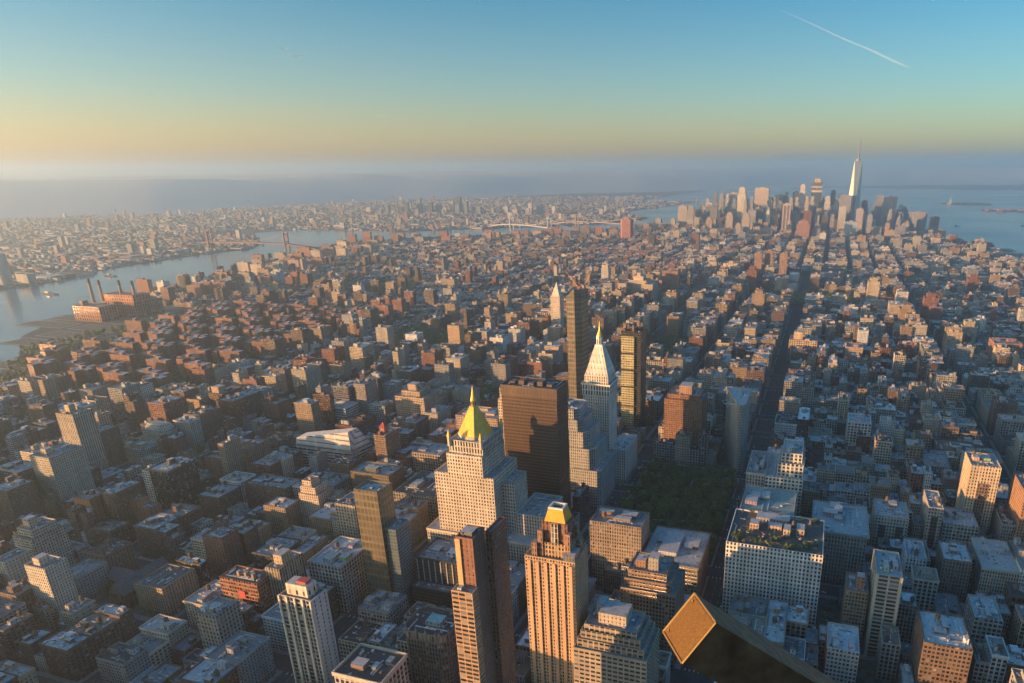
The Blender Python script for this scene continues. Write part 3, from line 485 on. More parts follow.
for q in ((72, 104, 669, 708, 54, PS, 'u-shaped stone block with two dark light wells in its front', 'light_well_block', 2),
          (122, 136, 682, 724, 64, PS, 'narrow pale block with one dark light well', 'light_well_block', 1),
          (95, 112, 594, 626, 54, (.40, .45, .48), 'bluish white framed block around one dark light well', 'light_well_block', 1)):
    x0, x1, y0, y1, h, c, lab, nm, nw = q
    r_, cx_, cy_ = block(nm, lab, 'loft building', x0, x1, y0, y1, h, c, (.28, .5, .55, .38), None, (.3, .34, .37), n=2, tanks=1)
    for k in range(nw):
        xm = x0+(x1-x0)*(k+.5)/nw; hw = (x1-x0)/nw*.21; bulk(r_, cx_, cy_, xm-hw, xm+hw, y0-.35, y0+.05, 0, h-9, (.05, .05, .05), (.25, .6, .6, .38), 'well_shade_panel', mat='glass')  # near-black panel on the front paints the shade of a light well
block('long_grey_block', 'long low pale block of wide windows with light blue roof', 'loft building', 139, 172, 688, 728, 45, (.38, .36, .31), (.34, .7, .5, .4), None, (.36, .42, .46), n=3, tanks=1)
block('brown_square_block', 'square brown block with pale roof box', 'loft building', 128, 152, 606, 640, 50, (.20, .16, .13), (.26, .5, .5, .38), None, (.42, .46, .49), n=2, tanks=0)
block('white_grid_block', 'white grid-fronted tower block with dark wide windows', 'office block', 49, 80, 944, 985, 54, (.54, .53, .49), (.46, .7, .6, .42), 'the white grid block', (.35, .4, .43), n=3, tanks=1)
block('grid_block', 'grey grid block with glazed attic below the wide avenue', 'loft building', 170, 207, 1043, 1080, 40, (.30, .29, .27), (.4, .7, .6, .42), None, n=2, tanks=0)
block('red_roof_block', 'dark block with orange-red roof between two avenues', 'loft building', 161, 210, 917, 955, 38, (.15, .115, .09), (.3, .5, .55, .37), None, (.26, .11, .07), n=2, tanks=0)
block('store_block', 'broad beige store block with curved end on the avenue', 'department store', 262, 330, 1126, 1185, 30, (.40, .33, .25), (.5, .3, .4, .5), 'the beige store block', (.2, .2, .18), n=3, tanks=0, cornice=1.0)
block('red_panel_block', 'white and red block with stepped blue-white roof near the frame bottom', 'loft building', 29, 52, 455, 488, 44, (.40, .38, .35), (.3, .6, .5, .38), None, (.46, .50, .54), n=3, tanks=0, extra=[(28.4, 29.1, 456, 487, 4, 44, (.30, .06, .045), (.4, 0, 0, .3), 'red_flank')])
block('narrow_loft_block', 'grey grid loft at the bottom with dark wide windows', 'loft building', 142, 163, 528, 562, 44, (.36, .34, .30), (.38, .7, .62, .42), None, (.36, .4, .43), n=2, tanks=0)
# --- left-hand foreground
TT = (.36, .32, .255)
r_, cx_, cy_ = block('cream_slab', 'cream slab tower with small windows and square rooftop house', 'apartment tower', -648, -623, 338, 357, 64, (.48, .43, .35), (.24, .4, .45, .3), 'the cream slab with rooftop house', n=1, tanks=0, extra=[(-640, -632, 341, 350, 64, 72, (.5, .44, .35))])
r_, cx_, cy_ = block('stepped_cream_tower', 'stepped cream tower of many balconies at the left', 'apartment tower', -739, -712, 384, 416, 52, (.42, .37, .29), (.24, .6, .5, .3), 'the stepped cream tower', n=1, tanks=0, upper=[(-735, -715, 388, 412, 60)], extra=[(-730, -722, 392, 400, 60, 70, (.44, .35, .25))])
block('plain_cream_block', 'plain cream slab with blank flank by the frame edge', 'apartment tower', -718, -702, 352, 376, 48, (.42, .38, .30), (.3, .3, .45, .3), None, n=1, tanks=0)
r_, cx_, cy_ = block('tan_long_slab', 'long tan slab tower of recessed bays by the avenue', 'apartment tower', -877, -845, 499, 540, 74, TT, (.26, .42, .5, .3), 'the long tan slab', n=3, tanks=0, extra=[(-866, -858, 506, 514, 74, 82, (.42, .33, .22))])
r_, cx_, cy_ = block('striped_tan_tower', 'tall tan tower with vertical stripes and orange-lit edge', 'apartment tower', -922, -892, 568, 594, 99, (.34, .29, .23), (.30, .3, .9, .8), 'the tall striped tan tower', n=2, tanks=0, extra=[(-912, -904, 574, 582, 99, 110, (.50, .36, .18))])
cx_, cy_ = -897, 646; root = put('round_terraced_building', 'beige terraced building with sloping rounded crown', 'apartment building', cx_, cy_, 'the rounded terraced building'); fp((-930, -866, 612, 690))
tier(root, cx_, cy_, cham(-917, -876, 632, 668, 8), 0, 26, (.42, .38, .30), (.3, .4, .4, .31), (.25, .25, .22)); tier(root, cx_, cy_, cham(-928, -876, 670, 700, 9), 0, 38, (.40, .36, .29), (.3, .4, .4, .31), (.3, .3, .28), name='rear_wing')
b = MB(); P = cham(-926, -880, 672, 698, 9); b.prism(loc_poly(P, cx_, cy_), 39.3, 47, c=(.40, .36, .29), w=(.3, .4, .4, .31), ptop=loc_poly(inset(P, 6), cx_, cy_), top=(.3, .3, .28)); b.build('sloping_crown', [M['wall'], M['roof']], root)
for q in ((-912, -904, 636, 644, 26, 33), (-896, -886, 640, 650, 26, 32)): bulk(root, cx_, cy_, *q, (.46, .34, .20))
block('edge_brown_slab', 'brown slab with pale roof rim at the left edge', 'apartment tower', -932, -884, 485, 515, 56, BR, (.26, .45, .45, .3), 'the brown slab at the edge', (.45, .46, .47), n=2, tanks=0)
r_, cx_, cy_ = block('orange_brick_tower', 'brick tower with bright orange sunlit front, brown flank', 'apartment tower', -772, -748, 467, 488, 50, (.36, .15, .075), (.5, .2, .3, .3), 'the orange sunlit brick tower', n=2, tanks=0)
r_, cx_, cy_ = block('small_orange_block', 'small stepped brick block glowing orange on its narrow front', 'apartment house', -722, -697, 492, 507, 34, (.36, .17, .09), (.5, .2, .3, .3), None, n=1, tanks=0, upper=[(-722, -711, 492, 505, 42)])
cx_, cy_ = -575, 392; root = put('tan_hotel_block', 'long tan building in two deep bays beside a long pale roof', 'apartment building', cx_, cy_, 'the long tan two-bay building'); fp((-585, -548, 378, 420))
tier(root, cx_, cy_, rect(-583, -566, 380, 416), 0, 30, TB, (.3, .35, .45, .31), (.12, .12, .11)); tier(root, cx_, cy_, rect(-565.6, -549, 380, 416), 0, 31, TB, (.3, .35, .45, .31), (.12, .12, .11), name='second_bay')
cx_, cy_ = -618, 380; root = put('gabled_brick_church', 'dark brick church with crossing grey gabled roofs', 'church', cx_, cy_, 'the gabled brick church'); fp((-645, -590, 372, 432))
for nm, P, z in (('nave', rect(-616, -598, 378, 430), 16), ('transept', rect(-642, -592, 396, 412), 15)):
    b = MB(); b.prism(loc_poly(P, cx_, cy_), 0, z, c=(.10, .065, .05), w=(.4, .3, .5, .9)); b.build(nm, M['wall'], root)
    (x0, y0), (x1, y1) = P[0], P[2]; b = MB()
    if nm == 'nave': V = [(x0-.6, y0, z), (x1+.6, y0, z), (x1+.6, y1, z), (x0-.6, y1, z), ((x0+x1)/2, y0, z+11), ((x0+x1)/2, y1, z+11)]; F = [(1, 2, 5, 4), (3, 0, 4, 5), (0, 1, 4), (2, 3, 5)]
    else: V = [(x0, y0-.6, z), (x1, y0-.6, z), (x1, y1+.6, z), (x0, y1+.6, z), (x0, (y0+y1)/2, z+10), (x1, (y0+y1)/2, z+10)]; F = [(0, 1, 5, 4), (2, 3, 4, 5), (1, 2, 5), (3, 0, 4)]
    b.v = [(x-cx_, y-cy_, zz) for x, y, zz in V]
    for f in F: b.face(f, None, 0, (.12, .125, .13))
    b.build('gable_roof', M['roof'], root)
r_, cx_, cy_ = block('oval_roof_tower', 'brown tower with white oval roof rim', 'apartment tower', -979, -951, 775, 800, 60, BR, (.26, .4, .45, .3), 'the brown tower with white oval rim', (.6, .6, .6), n=1, tanks=0)
r_, cx_, cy_ = block('crowned_brown_tower', 'dark brown tower with a rooftop coloured sunlit orange', 'apartment tower', -916, -888, 788, 826, 58, (.12, .075, .055), (.26, .45, .5, .3), 'the brown tower with orange top', n=1, tanks=0, extra=[(-912, -898, 792, 806, 58, 68, (.46, .30, .16))])  # rooftop box coloured orange for the sun on it
block('blue_grey_slab', 'blue-grey slab behind the brown tower with orange top', 'apartment tower', -918, -869, 850, 874, 45, (.26, .29, .31), (.3, .6, .5, .31), None, n=2, tanks=0)
block('red_stepped_tower', 'red brick stepped tower with glowing tops', 'apartment tower', -832, -801, 807, 836, 44, RB, (.28, .35, .5, .31), 'the red stepped tower', n=2, tanks=1, upper=[(-828, -816, 810, 826, 52)])
r_, cx_, cy_ = block('sunlit_strip_tower', 'brick tower with a vivid orange strip of painted sunlight down its front', 'apartment tower', -724, -703, 643, 680, 44, (.26, .15, .10), (.34, .4, .5, .31), 'the brick tower with orange strip', n=1, tanks=0, extra=[(-712, -705, 642.3, 643.05, 4, 44, (.42, .22, .10), (.3, 0, 0, .3), 'painted_lit_strip'), (-716, -708, 650, 658, 44, 53, (.4, .24, .12))])  # orange strip paints sunlight on the brick front
block('maroon_block', 'plain maroon block before the vivid-strip tower', 'apartment house', -747, -719, 617, 636, 40, (.15, .08, .06), (.4, .3, .4, .31), None, n=1, tanks=0)
block('wide_brown_block', 'wide brown block of even window rows', 'apartment house', -638, -579, 571, 600, 38, BR, (.26, .5, .5, .31), None, n=3, tanks=1)
block('brick_box_tower', 'plain brown brick box tower between low roofs', 'apartment tower', -572, -547, 449, 470, 45, (.155, .085, .06), (.4, .3, .4, .31), 'the plain brick box tower', n=1, tanks=1)
r_, cx_, cy_ = block('grey_tan_tower', 'grey-tan tower with planted roof and white roof huts', 'loft building', -464, -443, 342, 366, 50, (.30, .27, .23), (.34, .5, .5, .4), 'the grey-tan tower with planted roof', n=2, tanks=0, extra=[(-452, -447, 348, 355, 50, 55, (.58, .58, .57)), (-462, -458, 346, 352, 50, 54, (.6, .6, .58))])
r_, cx_, cy_ = block('sunlit_narrow_tower', 'tan tower with golden narrow front and cube penthouse', 'apartment tower', -449, -434, 404, 434, 58, (.38, .31, .21), (.3, .5, .9, .8), 'the tan tower with cube penthouse', n=1, tanks=0, extra=[(-446, -437, 412, 424, 58, 68, (.46, .37, .24))])
block('ruled_pale_block', 'pale gridded block with wide blue roof and white roof sheds', 'loft building', -433, -396, 436, 484, 48, (.46, .43, .38), (.36, .62, .62, .40), 'the pale gridded block', (.34, .38, .42), n=4, tanks=1)
r_, cx_, cy_ = block('lit_cream_block', 'cream block behind the green glass tower, glowing in sun', 'loft building', -477, -452, 532, 560, 54, (.48, .38, .27), (.34, .45, .5, .38), None, n=1, tanks=1)
block('shadowed_glass_block', 'brown glass block rising just behind the green glass tower', 'office block', -508, -456, 600, 630, 58, (.16, .12, .08), (.3, .8, .6, .36), None, (.25, .27, .28), 'glass', n=3, tanks=0)
r_, cx_, cy_ = block('cream_terraced_tower', 'stepped cream terraces with dome-like lit top', 'apartment tower', -547, -521, 557, 584, 44, (.50, .40, .29), (.3, .4, .45, .31), 'the stepped cream terraces', n=1, tanks=0, upper=[(-545, -525, 559, 580, 52), (-543, -531, 561, 575, 59)])
# --- angular white banded building
cx_, cy_ = -615, 712; root = put('angular_banded_building', 'white banded building with slanting wedge roof glowing in the sun', 'university building', cx_, cy_, 'the white wedge-roofed building'); fp((-680, -560, 680, 750))
b = MB(); Q = loc_poly([(-673, 684), (-572, 684), (-566, 722), (-673, 722)], cx_, cy_); b.prism(Q, 0, 37, c=(.50, .52, .50), w=(1.5, .95, .5, .42)); b.build('wall', M['wall'], root)
b = MB(); A = loc_poly([(-662, 685), (-573, 684.3), (-567, 721.5), (-662, 721.5)], cx_, cy_); b.v = [(x, y, 37) for x, y in A]+[(A[0][0]+1, A[0][1]+2.5, 50), (A[1][0]-5, A[1][1]+5, 66), (A[2][0]-10, A[2][1]-14, 66), (A[3][0]+1, A[3][1]-14, 50)]
for i in range(4): b.face((i, (i+1) % 4, 4+(i+1) % 4, 4+i), [(0, 0), (80, 0), (80, 30), (0, 14)], 0, (.66, .63, .58), (3, .97, .16, .7))
b.face((4, 5, 6, 7), None, 1, (.5, .5, .48)); b.build('wedge_roof', [M['wall'], M['roof']], root)
r_, cx_, cy_ = block('red_tank_tower', 'square brown tower with a red hooded roof tank', 'apartment tower', -535, -518, 685, 716, 68, (.23, .155, .11), (.26, .6, .5, .31), 'the brown tower with red roof tank', n=1, tanks=0)
bulk(r_, cx_, cy_, -530, -523, 692, 700, 68, 77, (.34, .13, .08), (.3, 0, 0, .3)); b = MB(); b.cone(loc_poly(rect(-531, -522, 691, 701), cx_, cy_), 77, (-526.5-cx_, 696-cy_, 84), (.33, .06, .05)); b.build('red_hood', M['roof'], r_)
block('tan_stepped_block', 'broad tan stepped block with lit top storeys', 'office block', -621, -570, 858, 905, 58, (.40, .30, .21), (.3, .5, .5, .36), 'the broad tan stepped block', n=3, tanks=1, upper=[(-612, -580, 864, 896, 66)], extra=[(-604, -590, 870, 884, 66, 76, (.48, .36, .24))])
block('tall_grey_slab', 'tall grey slab with lit left edge behind the brown tower', 'apartment tower', -702, -681, 867, 897, 68, (.27, .24, .21), (.24, .5, .5, .31), 'the tall grey slab', n=2, tanks=0)
block('blue_glass_slab', 'bluish tower beside the tall grey slab', 'apartment tower', -676, -655, 905, 928, 58, (.22, .27, .30), (.25, .6, .5, .31), None, n=1, tanks=0)
block('white_modern_block', 'white modern block with curved bands and roof plant', 'hospital building', -752, -691, 826, 860, 40, (.52, .54, .54), (.4, .9, .45, .4), 'the white modern block', (.42, .44, .45), n=5, tanks=0)
block('sunlit_tan_block', 'wide tan block with lit ornate parapet behind the gold pyramid tower', 'office block', -486, -420, 806, 850, 58, (.40, .29, .21), (.26, .55, .5, .37), None, n=4, tanks=1)
block('low_gold_block', 'low tan block with glowing cornice and blue roof', 'loft building', -490, -449, 698, 735, 44, (.38, .29, .2), (.38, .62, .6, .4), None, (.3, .37, .4), n=2, tanks=0)
block('dark_grid_block', 'dark-roofed grid block left of the gold pyramid tower', 'loft building', -445, -392, 590, 650, 45, (.27, .24, .205), (.34, .66, .6, .4), 'the dark-roofed grid block', (.075, .075, .075), n=3, tanks=0)
block('golden_edge_tower', 'cream tower glimpsed between the gold pyramid and bronze slab', 'office tower', -362, -330, 700, 740, 128, (.52, .44, .32), (.26, .5, .5, .36), None, n=1, tanks=0, upper=[(-360, -340, 702, 736, 142)])
# --- further back
r_, cx_, cy_ = block('slim_lit_tower', 'slim orange-lit brick tower standing among low houses', 'apartment tower', -752, -724, 1247, 1266, 79, (.42, .30, .20), (.26, .4, .5, .31), 'the slim orange-lit tower', n=2, tanks=0)
block('colonnade_block', 'long block with ribbed sunlit colonnade of windows', 'office block', -686, -590, 1537, 1590, 54, (.46, .37, .28), (.55, .5, .8, .55), 'the ribbed colonnade block', n=5, tanks=0)
cx_, cy_ = -606, 1500; root = put('white_pointed_tower', 'white tower with pointed pyramid top behind the cranes', 'tower', cx_, cy_, 'the white pointed tower'); fp((-626, -586, 1490, 1530))
tier(root, cx_, cy_, rect(-618, -594, 1496, 1520), 0, 104, (.56, .48, .38), (.3, .4, .6, .4)); b = MB(); b.prism(loc_poly(rect(-616, -596, 1498, 1518), cx_, cy_), 105, 126, c=(.58, .5, .4), ptop=loc_poly(rect(-609, -603, 1505, 1511), cx_, cy_)); b.cone(loc_poly(rect(-609, -603, 1505, 1511), cx_, cy_), 126, (-606-cx_, 1508-cy_, 138), (.55, .5, .4)); b.build('pointed_roof', M['wall'], root)
cx_, cy_ = -535, 1990; root = put('gabled_stone_block', 'broad cream stone block with stepped gable and two lit wings', 'apartment building', cx_, cy_, 'the cream gabled block'); fp((-595, -475, 1945, 2040))
CC = (.54, .43, .32); tier(root, cx_, cy_, rect(-588, -562, 1950, 2030), 0, 66, CC, G_WIN, name='wing'); tier(root, cx_, cy_, rect(-507, -481, 1950, 2030), 0, 66, CC, G_WIN, name='wing'); tier(root, cx_, cy_, rect(-561.6, -507.4, 1975, 2030), 0, 72, CC, G_WIN, name='wall')
bulk(root, cx_, cy_, -550, -519, 1985, 2020, 72, 84, CC, name='gable'); bulk(root, cx_, cy_, -540, -529, 1990, 2015, 84, 94, CC, name='gable_tower')
block('sunlit_avenue_block', 'squat golden office block of big windows on the avenue', 'office block', -60, -4, 1432, 1475, 50, (.48, .37, .25), (.45, .62, .55, .42), 'the golden office block', n=3, tanks=1, extra=[(-52, -34, 1442, 1460, 50, 66, (.5, .38, .24))])
block('white_far_tower', 'slender white tower with flared top among far roofs', 'tower', -752, -726, 2294, 2320, 58, (.56, .52, .45), G_WIN, 'the slender white far tower', n=1, tanks=0, upper=[(-750, -728, 2296, 2318, 70)])
block('pair_brick_tower', 'brown twin-topped brick tower in the middle distance', 'apartment tower', -480, -430, 2060, 2100, 92, (.30, .165, .115), G_WIN, 'the twin-topped brick tower', n=2, tanks=0)
block('orange_corner_tower', 'orange-lit brick tower right of the golden office block', 'apartment tower', 52, 84, 1400, 1440, 50, (.42, .30, .19), G_WIN, None, n=2, tanks=1)
block('white_narrow_slab', 'narrow bluish white slab rising over low roofs', 'apartment tower', 76, 96, 1490, 1520, 66, (.50, .53, .54), (.3, .5, .4, .31), None, n=1, tanks=0)
block('brick_edge_block', 'long brown brick apartment block with lit crown near the right edge', 'apartment building', 330, 380, 1480, 1530, 58, (.28, .15, .10), G_WIN, None, n=2, tanks=1)
for k, (a, y, h, c, t) in enumerate(((300, 1660, 52, CB, 'cream'), (250, 1930, 66, RB, 'red'), (180, 1790, 60, TB, 'tan'), (420, 2350, 60, RB, 'rust red'), (120, 2150, 70, CB, 'pale cream'), (-180, 1820, 76, TB, 'sandy'), (-250, 2300, 70, RB, 'russet'))):
    block('village_tower', t+' stepped apartment tower above low village roofs', 'apartment tower', a, a+32, y, y+34, h, c, G_WIN, None, n=2, tanks=1, upper=[(a+6, a+26, y+5, y+28, h+9)])
# ------------------------------------------------------------------ towers at the island's tip and across the river
PK, BW, SL = (.43, .36, .32), (.06, .075, .09), (.15, .18, .21)
FAR = [((-993, -932, 4700, 143), PK, 0, 'slim pinkish slab tower nearest the river at the skyline edge'), ((-924, -856, 4700, 93), PK, 0, 'short broad pinkish block beside the slim pinkish slab'),
 ((-806, -773, 4600, 131), (.55, .5, .36), 0, 'narrow pale yellow tower in the skyline between grey ones'), ((-746, -686, 4750, 136), SL, 1, 'grey glass tower right of the narrow yellow tower'),
 ((-657, -605, 4700, 227), PK, 0, 'tall pink stone tower before the bright twisted tower'), ((-571, -522, 4470, 264), (.55, .50, .40), 0, 'bright metal tower with glowing front and dark flank'),
 ((-513, -421, 4900, 252), (.50, .40, .34), 0, 'wide flat-topped pink slab, broadest of the skyline'), ((-394, -319, 5100, 201), BW, 1, 'dark grey square tower behind the pink stone towers'),
 ((-282, -237, 4300, 180), (.52, .40, .34), 2, 'windowless pink tower with dark upright stripes'), ((-213, -177, 4700, 276), (.58, .5, .44), 0, 'very slim white tower left of the one under construction'),
 ((-269, -223, 5000, 224), BW, 1, 'dark slab showing behind the striped pink tower'), ((-54, -18, 4600, 209), (.52, .50, .46), 0, 'small white tower right of the one under construction'),
 ((-23, 7, 4800, 238), BW, 1, 'thin dark slab beside the small white tower'), ((32, 99, 4480, 220), (.26, .25, .27), 1, 'broad grey glass box left of the spire tower'),
 ((130, 168, 4300, 156), PK, 0, 'pink stepped block at the foot of the spire tower'), ((165, 199, 4650, 185), BW, 1, 'dark narrow tower just right of the spire tower'),
 ((291, 371, 4700, 207), (.46, .38, .32), 0, 'pale sunlit office tower of the waterfront group'), ((427, 523, 4450, 134), (.30, .28, .28), 1, 'wide grey glass block with bright left edge at waterfront'),
 ((561, 610, 4600, 99), (.36, .18, .13), 0, 'red-brown tower last on the waterfront'), ((-176, -109, 3900, 114), (.36, .19, .14), 0, 'red brick tower in front of the skyline with flat top'),
 ((-517, -483, 4000, 86), PK, 0, 'narrow pink tower low in front of the skyline'), ((-392, -319, 4100, 53), (.44, .30, .24), 3, 'stepped pink civic block below the skyline'),
 ((-733, -696, 4300, 96), (.40, .30, .24), 0, 'small brown tower at the left of the skyline'), ((-613, -571, 4300, 126), (.42, .36, .30), 0, 'beige tower in the left cluster of the skyline'),
 ((-489, -441, 4350, 142), (.30, .29, .29), 1, 'grey tower beneath the wide pink slab'), ((-430, -392, 4600, 141), PK, 0, 'pinkish tower tucked right of the grey tower'),
 ((-246, -223, 4200, 92), (.46, .38, .32), 0, 'small pale tower between the striped and brick towers'), ((-369, -333, 4500, 111), BW, 1, 'short dark tower amid the pink ones'),
 ((-172, -130, 4600, 202), BW, 1, 'dark tower left of the crane-topped tower'), ((193, 220, 4300, 124), (.3, .3, .31), 1, 'narrow grey tower below the waterfront group'),
 ((268, 287, 3900, 106), (.40, .27, .2), 0, 'thin brown tower standing before the waterfront group'), ((334, 384, 4100, 76), (.26, .25, .26), 1, 'low grey block before the waterfront group'),
 ((-511, -464, 4250, 125), (.42, .35, .3), 0, 'beige tower under the bright metal tower'), ((69, 136, 4050, 102), (.36, .40, .42), 1, 'pale blue-grey block below the spire tower'),
 ((-742, -713, 4000, 50), (.5, .47, .4), 0, 'small white block low at left of the skyline'), ((-610, -587, 4000, 55), (.5, .45, .38), 0, 'little pale tower under the left cluster'), ((-366, -299, 2500, 62), (.52, .42, .28), 0, 'yellow-lit block well before the skyline')]
for (x0, x1, y, h), c, t, lab in FAR:
    cx_, cy_ = (x0+x1)/2, y+22; D = min(60, max(26, (x1-x0)*.8)); root = put('skyline_tower', lab, 'skyscraper', cx_, cy_, None); root['group'] = 'towers of the far skyline'; fp((x0, x1, y, y+D))
    P = rect(x0, x1, y, y+D); wp = (.5, .74, .56, .6) if t == 1 else (.5, .44, .55, .5)
    h1 = h*(.86 if t in (0, 3) and hr.random() < .6 else 1)
    tier(root, cx_, cy_, P, 0, h1, c, wp, (.3, .3, .32), 'glass' if t == 1 else 'wall', 'wall', seed=hr.random()*50)
    if h1 < h: q = min(x1-x0, D)*.14; tier(root, cx_, cy_, inset(P, q), h1, h, c, wp, (.3, .3, .32), 'glass' if t == 1 else 'wall', 'setback')
    bulk(root, cx_, cy_, cx_-7, cx_+7, y+D/2-6, y+D/2+6, h, h+7, tuple(v*.8 for v in c), (.3, 0, 0, .3))
    if t == 2:
        for k in (.3, .7): x = x0+(x1-x0)*k; bulk(root, cx_, cy_, x-5, x+5, y-.6, y+.02, 0, h-6, (.10, .09, .09), (.3, 0, 0, .3), 'dark_stripe')
    if t == 3: tier(root, cx_, cy_, rect(cx_-12, cx_+12, y+8, y+30), h, h+34, c, wp, name='centre_tower')
for k in range(260):
    g_x, g_y = hr.uniform(-880, 470), hr.uniform(4320, 5350); wd, D, h = hr.uniform(18, 34), hr.uniform(18, 30), hr.choice((1, 1, .7))*(hr.uniform(125, 225) if g_x < 100 else hr.uniform(80, 150))
    if any(g_x-wd/2 < q[1]+1 and g_x+wd/2 > q[0]-1 and g_y < q[3]+1 and g_y+D > q[2]-1 for q in FOOT): continue
    c = hr.choice((SL, SL, BW, (.28, .27, .26), (.34, .33, .32), PK, (.44, .40, .34))); cx_, cy_ = g_x, g_y+D/2; fp((g_x-wd/2, g_x+wd/2, g_y, g_y+D))
    root = put('skyline_tower', 'one of the slim towers packed closely together in the far skyline', 'skyscraper', cx_, cy_); root['group'] = 'packed towers of the far skyline'; P = rect(g_x-wd/2, g_x+wd/2, g_y, g_y+D)
    tier(root, cx_, cy_, P, 0, h*.85, c, (.5, .5, .55, .5), (.3, .3, .32), seed=k); tier(root, cx_, cy_, inset(P, wd*.16), h*.85, h, c, (.5, .5, .55, .5), (.3, .3, .32), name='setback', seed=k)
# spire tower: a square base turning into a square top set at 45 degrees
cx_, cy_ = 116, 4575; root = put('spire_tower', 'tallest far glass tower, tapering facets and thin spire, left side gleaming', 'skyscraper', cx_, cy_, 'the spire tower'); fp((82, 150, 4540, 4610))
b = MB(); B_ = [(-31, -31), (31, -31), (31, 31), (-31, 31)]; T_ = [(0, -31), (31, 0), (0, 31), (-31, 0)]
b.prism(B_, 0, 56, c=(.30, .34, .36), w=(.5, .8, .5, .8)); b.v.extend([(x, y, 56) for x, y in B_]+[(x, y, 417) for x, y in T_]); k = len(b.v)-8
for i in range(4):
    j = (i+1) % 4; b.face((k+i, k+j, k+4+i), [(0, 0), (60, 0), (30, 360)], 0, (.52, .54, .52), (.6, .5, .5, .6)); b.face((k+j, k+4+j, k+4+i), [(0, 0), (30, 360), (-30, 360)], 0, (.18, .24, .28), (.6, .8, .7, .6))  # pale and dark facets: gleam and shade put into the glass colour
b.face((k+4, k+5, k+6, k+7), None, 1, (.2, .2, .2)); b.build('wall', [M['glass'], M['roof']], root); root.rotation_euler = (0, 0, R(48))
b = MB(); b.prism(ngon(0, 0, 15, 12), 417, 425, c=(.25, .27, .28), top=(.2, .2, .2), mt=0); b.build('beacon_ring', M['roof'], root)
b = MB(); b.tube([(0, 0, 420), (0, 0, 480), (0, 0, 541)], [5, 3.6, 1.8], 6, 0, (.16, .17, .18)); b.build('spire', M['roof'], root)
# tower under construction
cx_, cy_ = -110, 4725; root = put('unfinished_tower', 'dark glass tower with unfinished banded top and crane beside spire tower', 'skyscraper', cx_, cy_, 'the unfinished tower'); fp((-146, -74, 4695, 4755))
tier(root, cx_, cy_, rect(-143, -77, 4700, 4752), 0, 232, (.05, .07, .09), (.5, .8, .6, .6), mat='glass', name='wall')
for z0, z1, c, nm in ((232, 246, (.52, .42, .36), 'concrete_band'), (246, 262, (.10, .10, .11), 'dark_band'), (262, 270, (.5, .42, .36), 'concrete_band'), (270, 292, (.10, .09, .09), 'dark_band')): tier(root, cx_, cy_, rect(-142, -78, 4701, 4751), z0, z1, c, (.5, .3, .6, .5), name=nm, par=0)
tier(root, cx_, cy_, rect(-126, -92, 4710, 4742), 292, 312, (.55, .38, .26), (.5, .4, .6, .5), name='core')
tag(crane(-118, 4725, 312, 1.1, R(20), R(35)), 'small crane on top of the unfinished far tower', 'crane')
# domed, pyramidal and slanted tops of the waterfront group
cx_, cy_ = 270, 4772; root = put('stepped_waterfront_tower', 'dark waterfront office tower rising in curved steps', 'skyscraper', cx_, cy_); fp((225, 314, 4745, 4800))
for k, (z0, z1, q) in enumerate(((0, 120, 0), (120, 165, 6), (165, 195, 13), (195, 214, 22))): tier(root, cx_, cy_, rect(229+q*1.4, 290, 4750+q*.4, 4796-q*.4), z0, z1, (.22, .24, .27), (.5, .7, .6, .6), mat='glass', name='wall' if k == 0 else 'setback')
cx_, cy_ = 428, 4928; root = put('domed_tower', 'grey waterfront tower with rounded domed top', 'skyscraper', cx_, cy_); fp((392, 464, 4895, 4962))
tier(root, cx_, cy_, rect(396, 460, 4900, 4956), 0, 118, (.34, .26, .24), (.5, .5, .6, .6))
b = MB(); Pp = [(loc_poly(ngon(428, 4928, 29*math.cos(t*math.pi/14), 16), cx_, cy_), 119+26*math.sin(t*math.pi/14)) for t in range(7)]
for (q0, z0), (q1, z1) in zip(Pp, Pp[1:]): b.prism(q0, z0, z1, c=(.26, .30, .30), w=(.3, 0, 0, .3), ptop=q1, top=(.26, .3, .3), mt=0)
b.build('dome', M['wall'], root)
# round-cornered red tower alone by the bridge
cx_, cy_ = -1067, 3722; root = put('lone_brick_tower', 'lone broad reddish tower standing far apart near the bridges', 'apartment tower', cx_, cy_, 'the lone reddish tower'); fp((-1104, -1030, 3696, 3750))
tier(root, cx_, cy_, cham(-1101, -1034, 3700, 3745, 9), 0, 123, (.38, .16, .12), (.5, .4, .6, .5)); bulk(root, cx_, cy_, -1080, -1055, 3712, 3734, 123, 130, (.34, .15, .11))
for i, (x, y, h) in enumerate(((-234, 2488, 104), (-199, 2505, 109), (-145, 2446, 108))):
    cx_, cy_ = x, y+10; root = put('brick_slab_tower', ('leftmost of the three square brown towers before the skyline', 'middle one of the three square brown towers before skyline', 'rightmost and widest of three square brown towers before skyline')[i], 'apartment tower', cx_, cy_); root['group'] = 'three brown slab towers'; fp((x-16, x+16, y, y+26))
    tier(root, cx_, cy_, rect(x-13, x+13, y, y+24), 0, h, (.34, .22, .16), (.4, .6, .5, .35)); bulk(root, cx_, cy_, x-5, x+5, y+6, y+16, h, h+5, (.3, .2, .15))
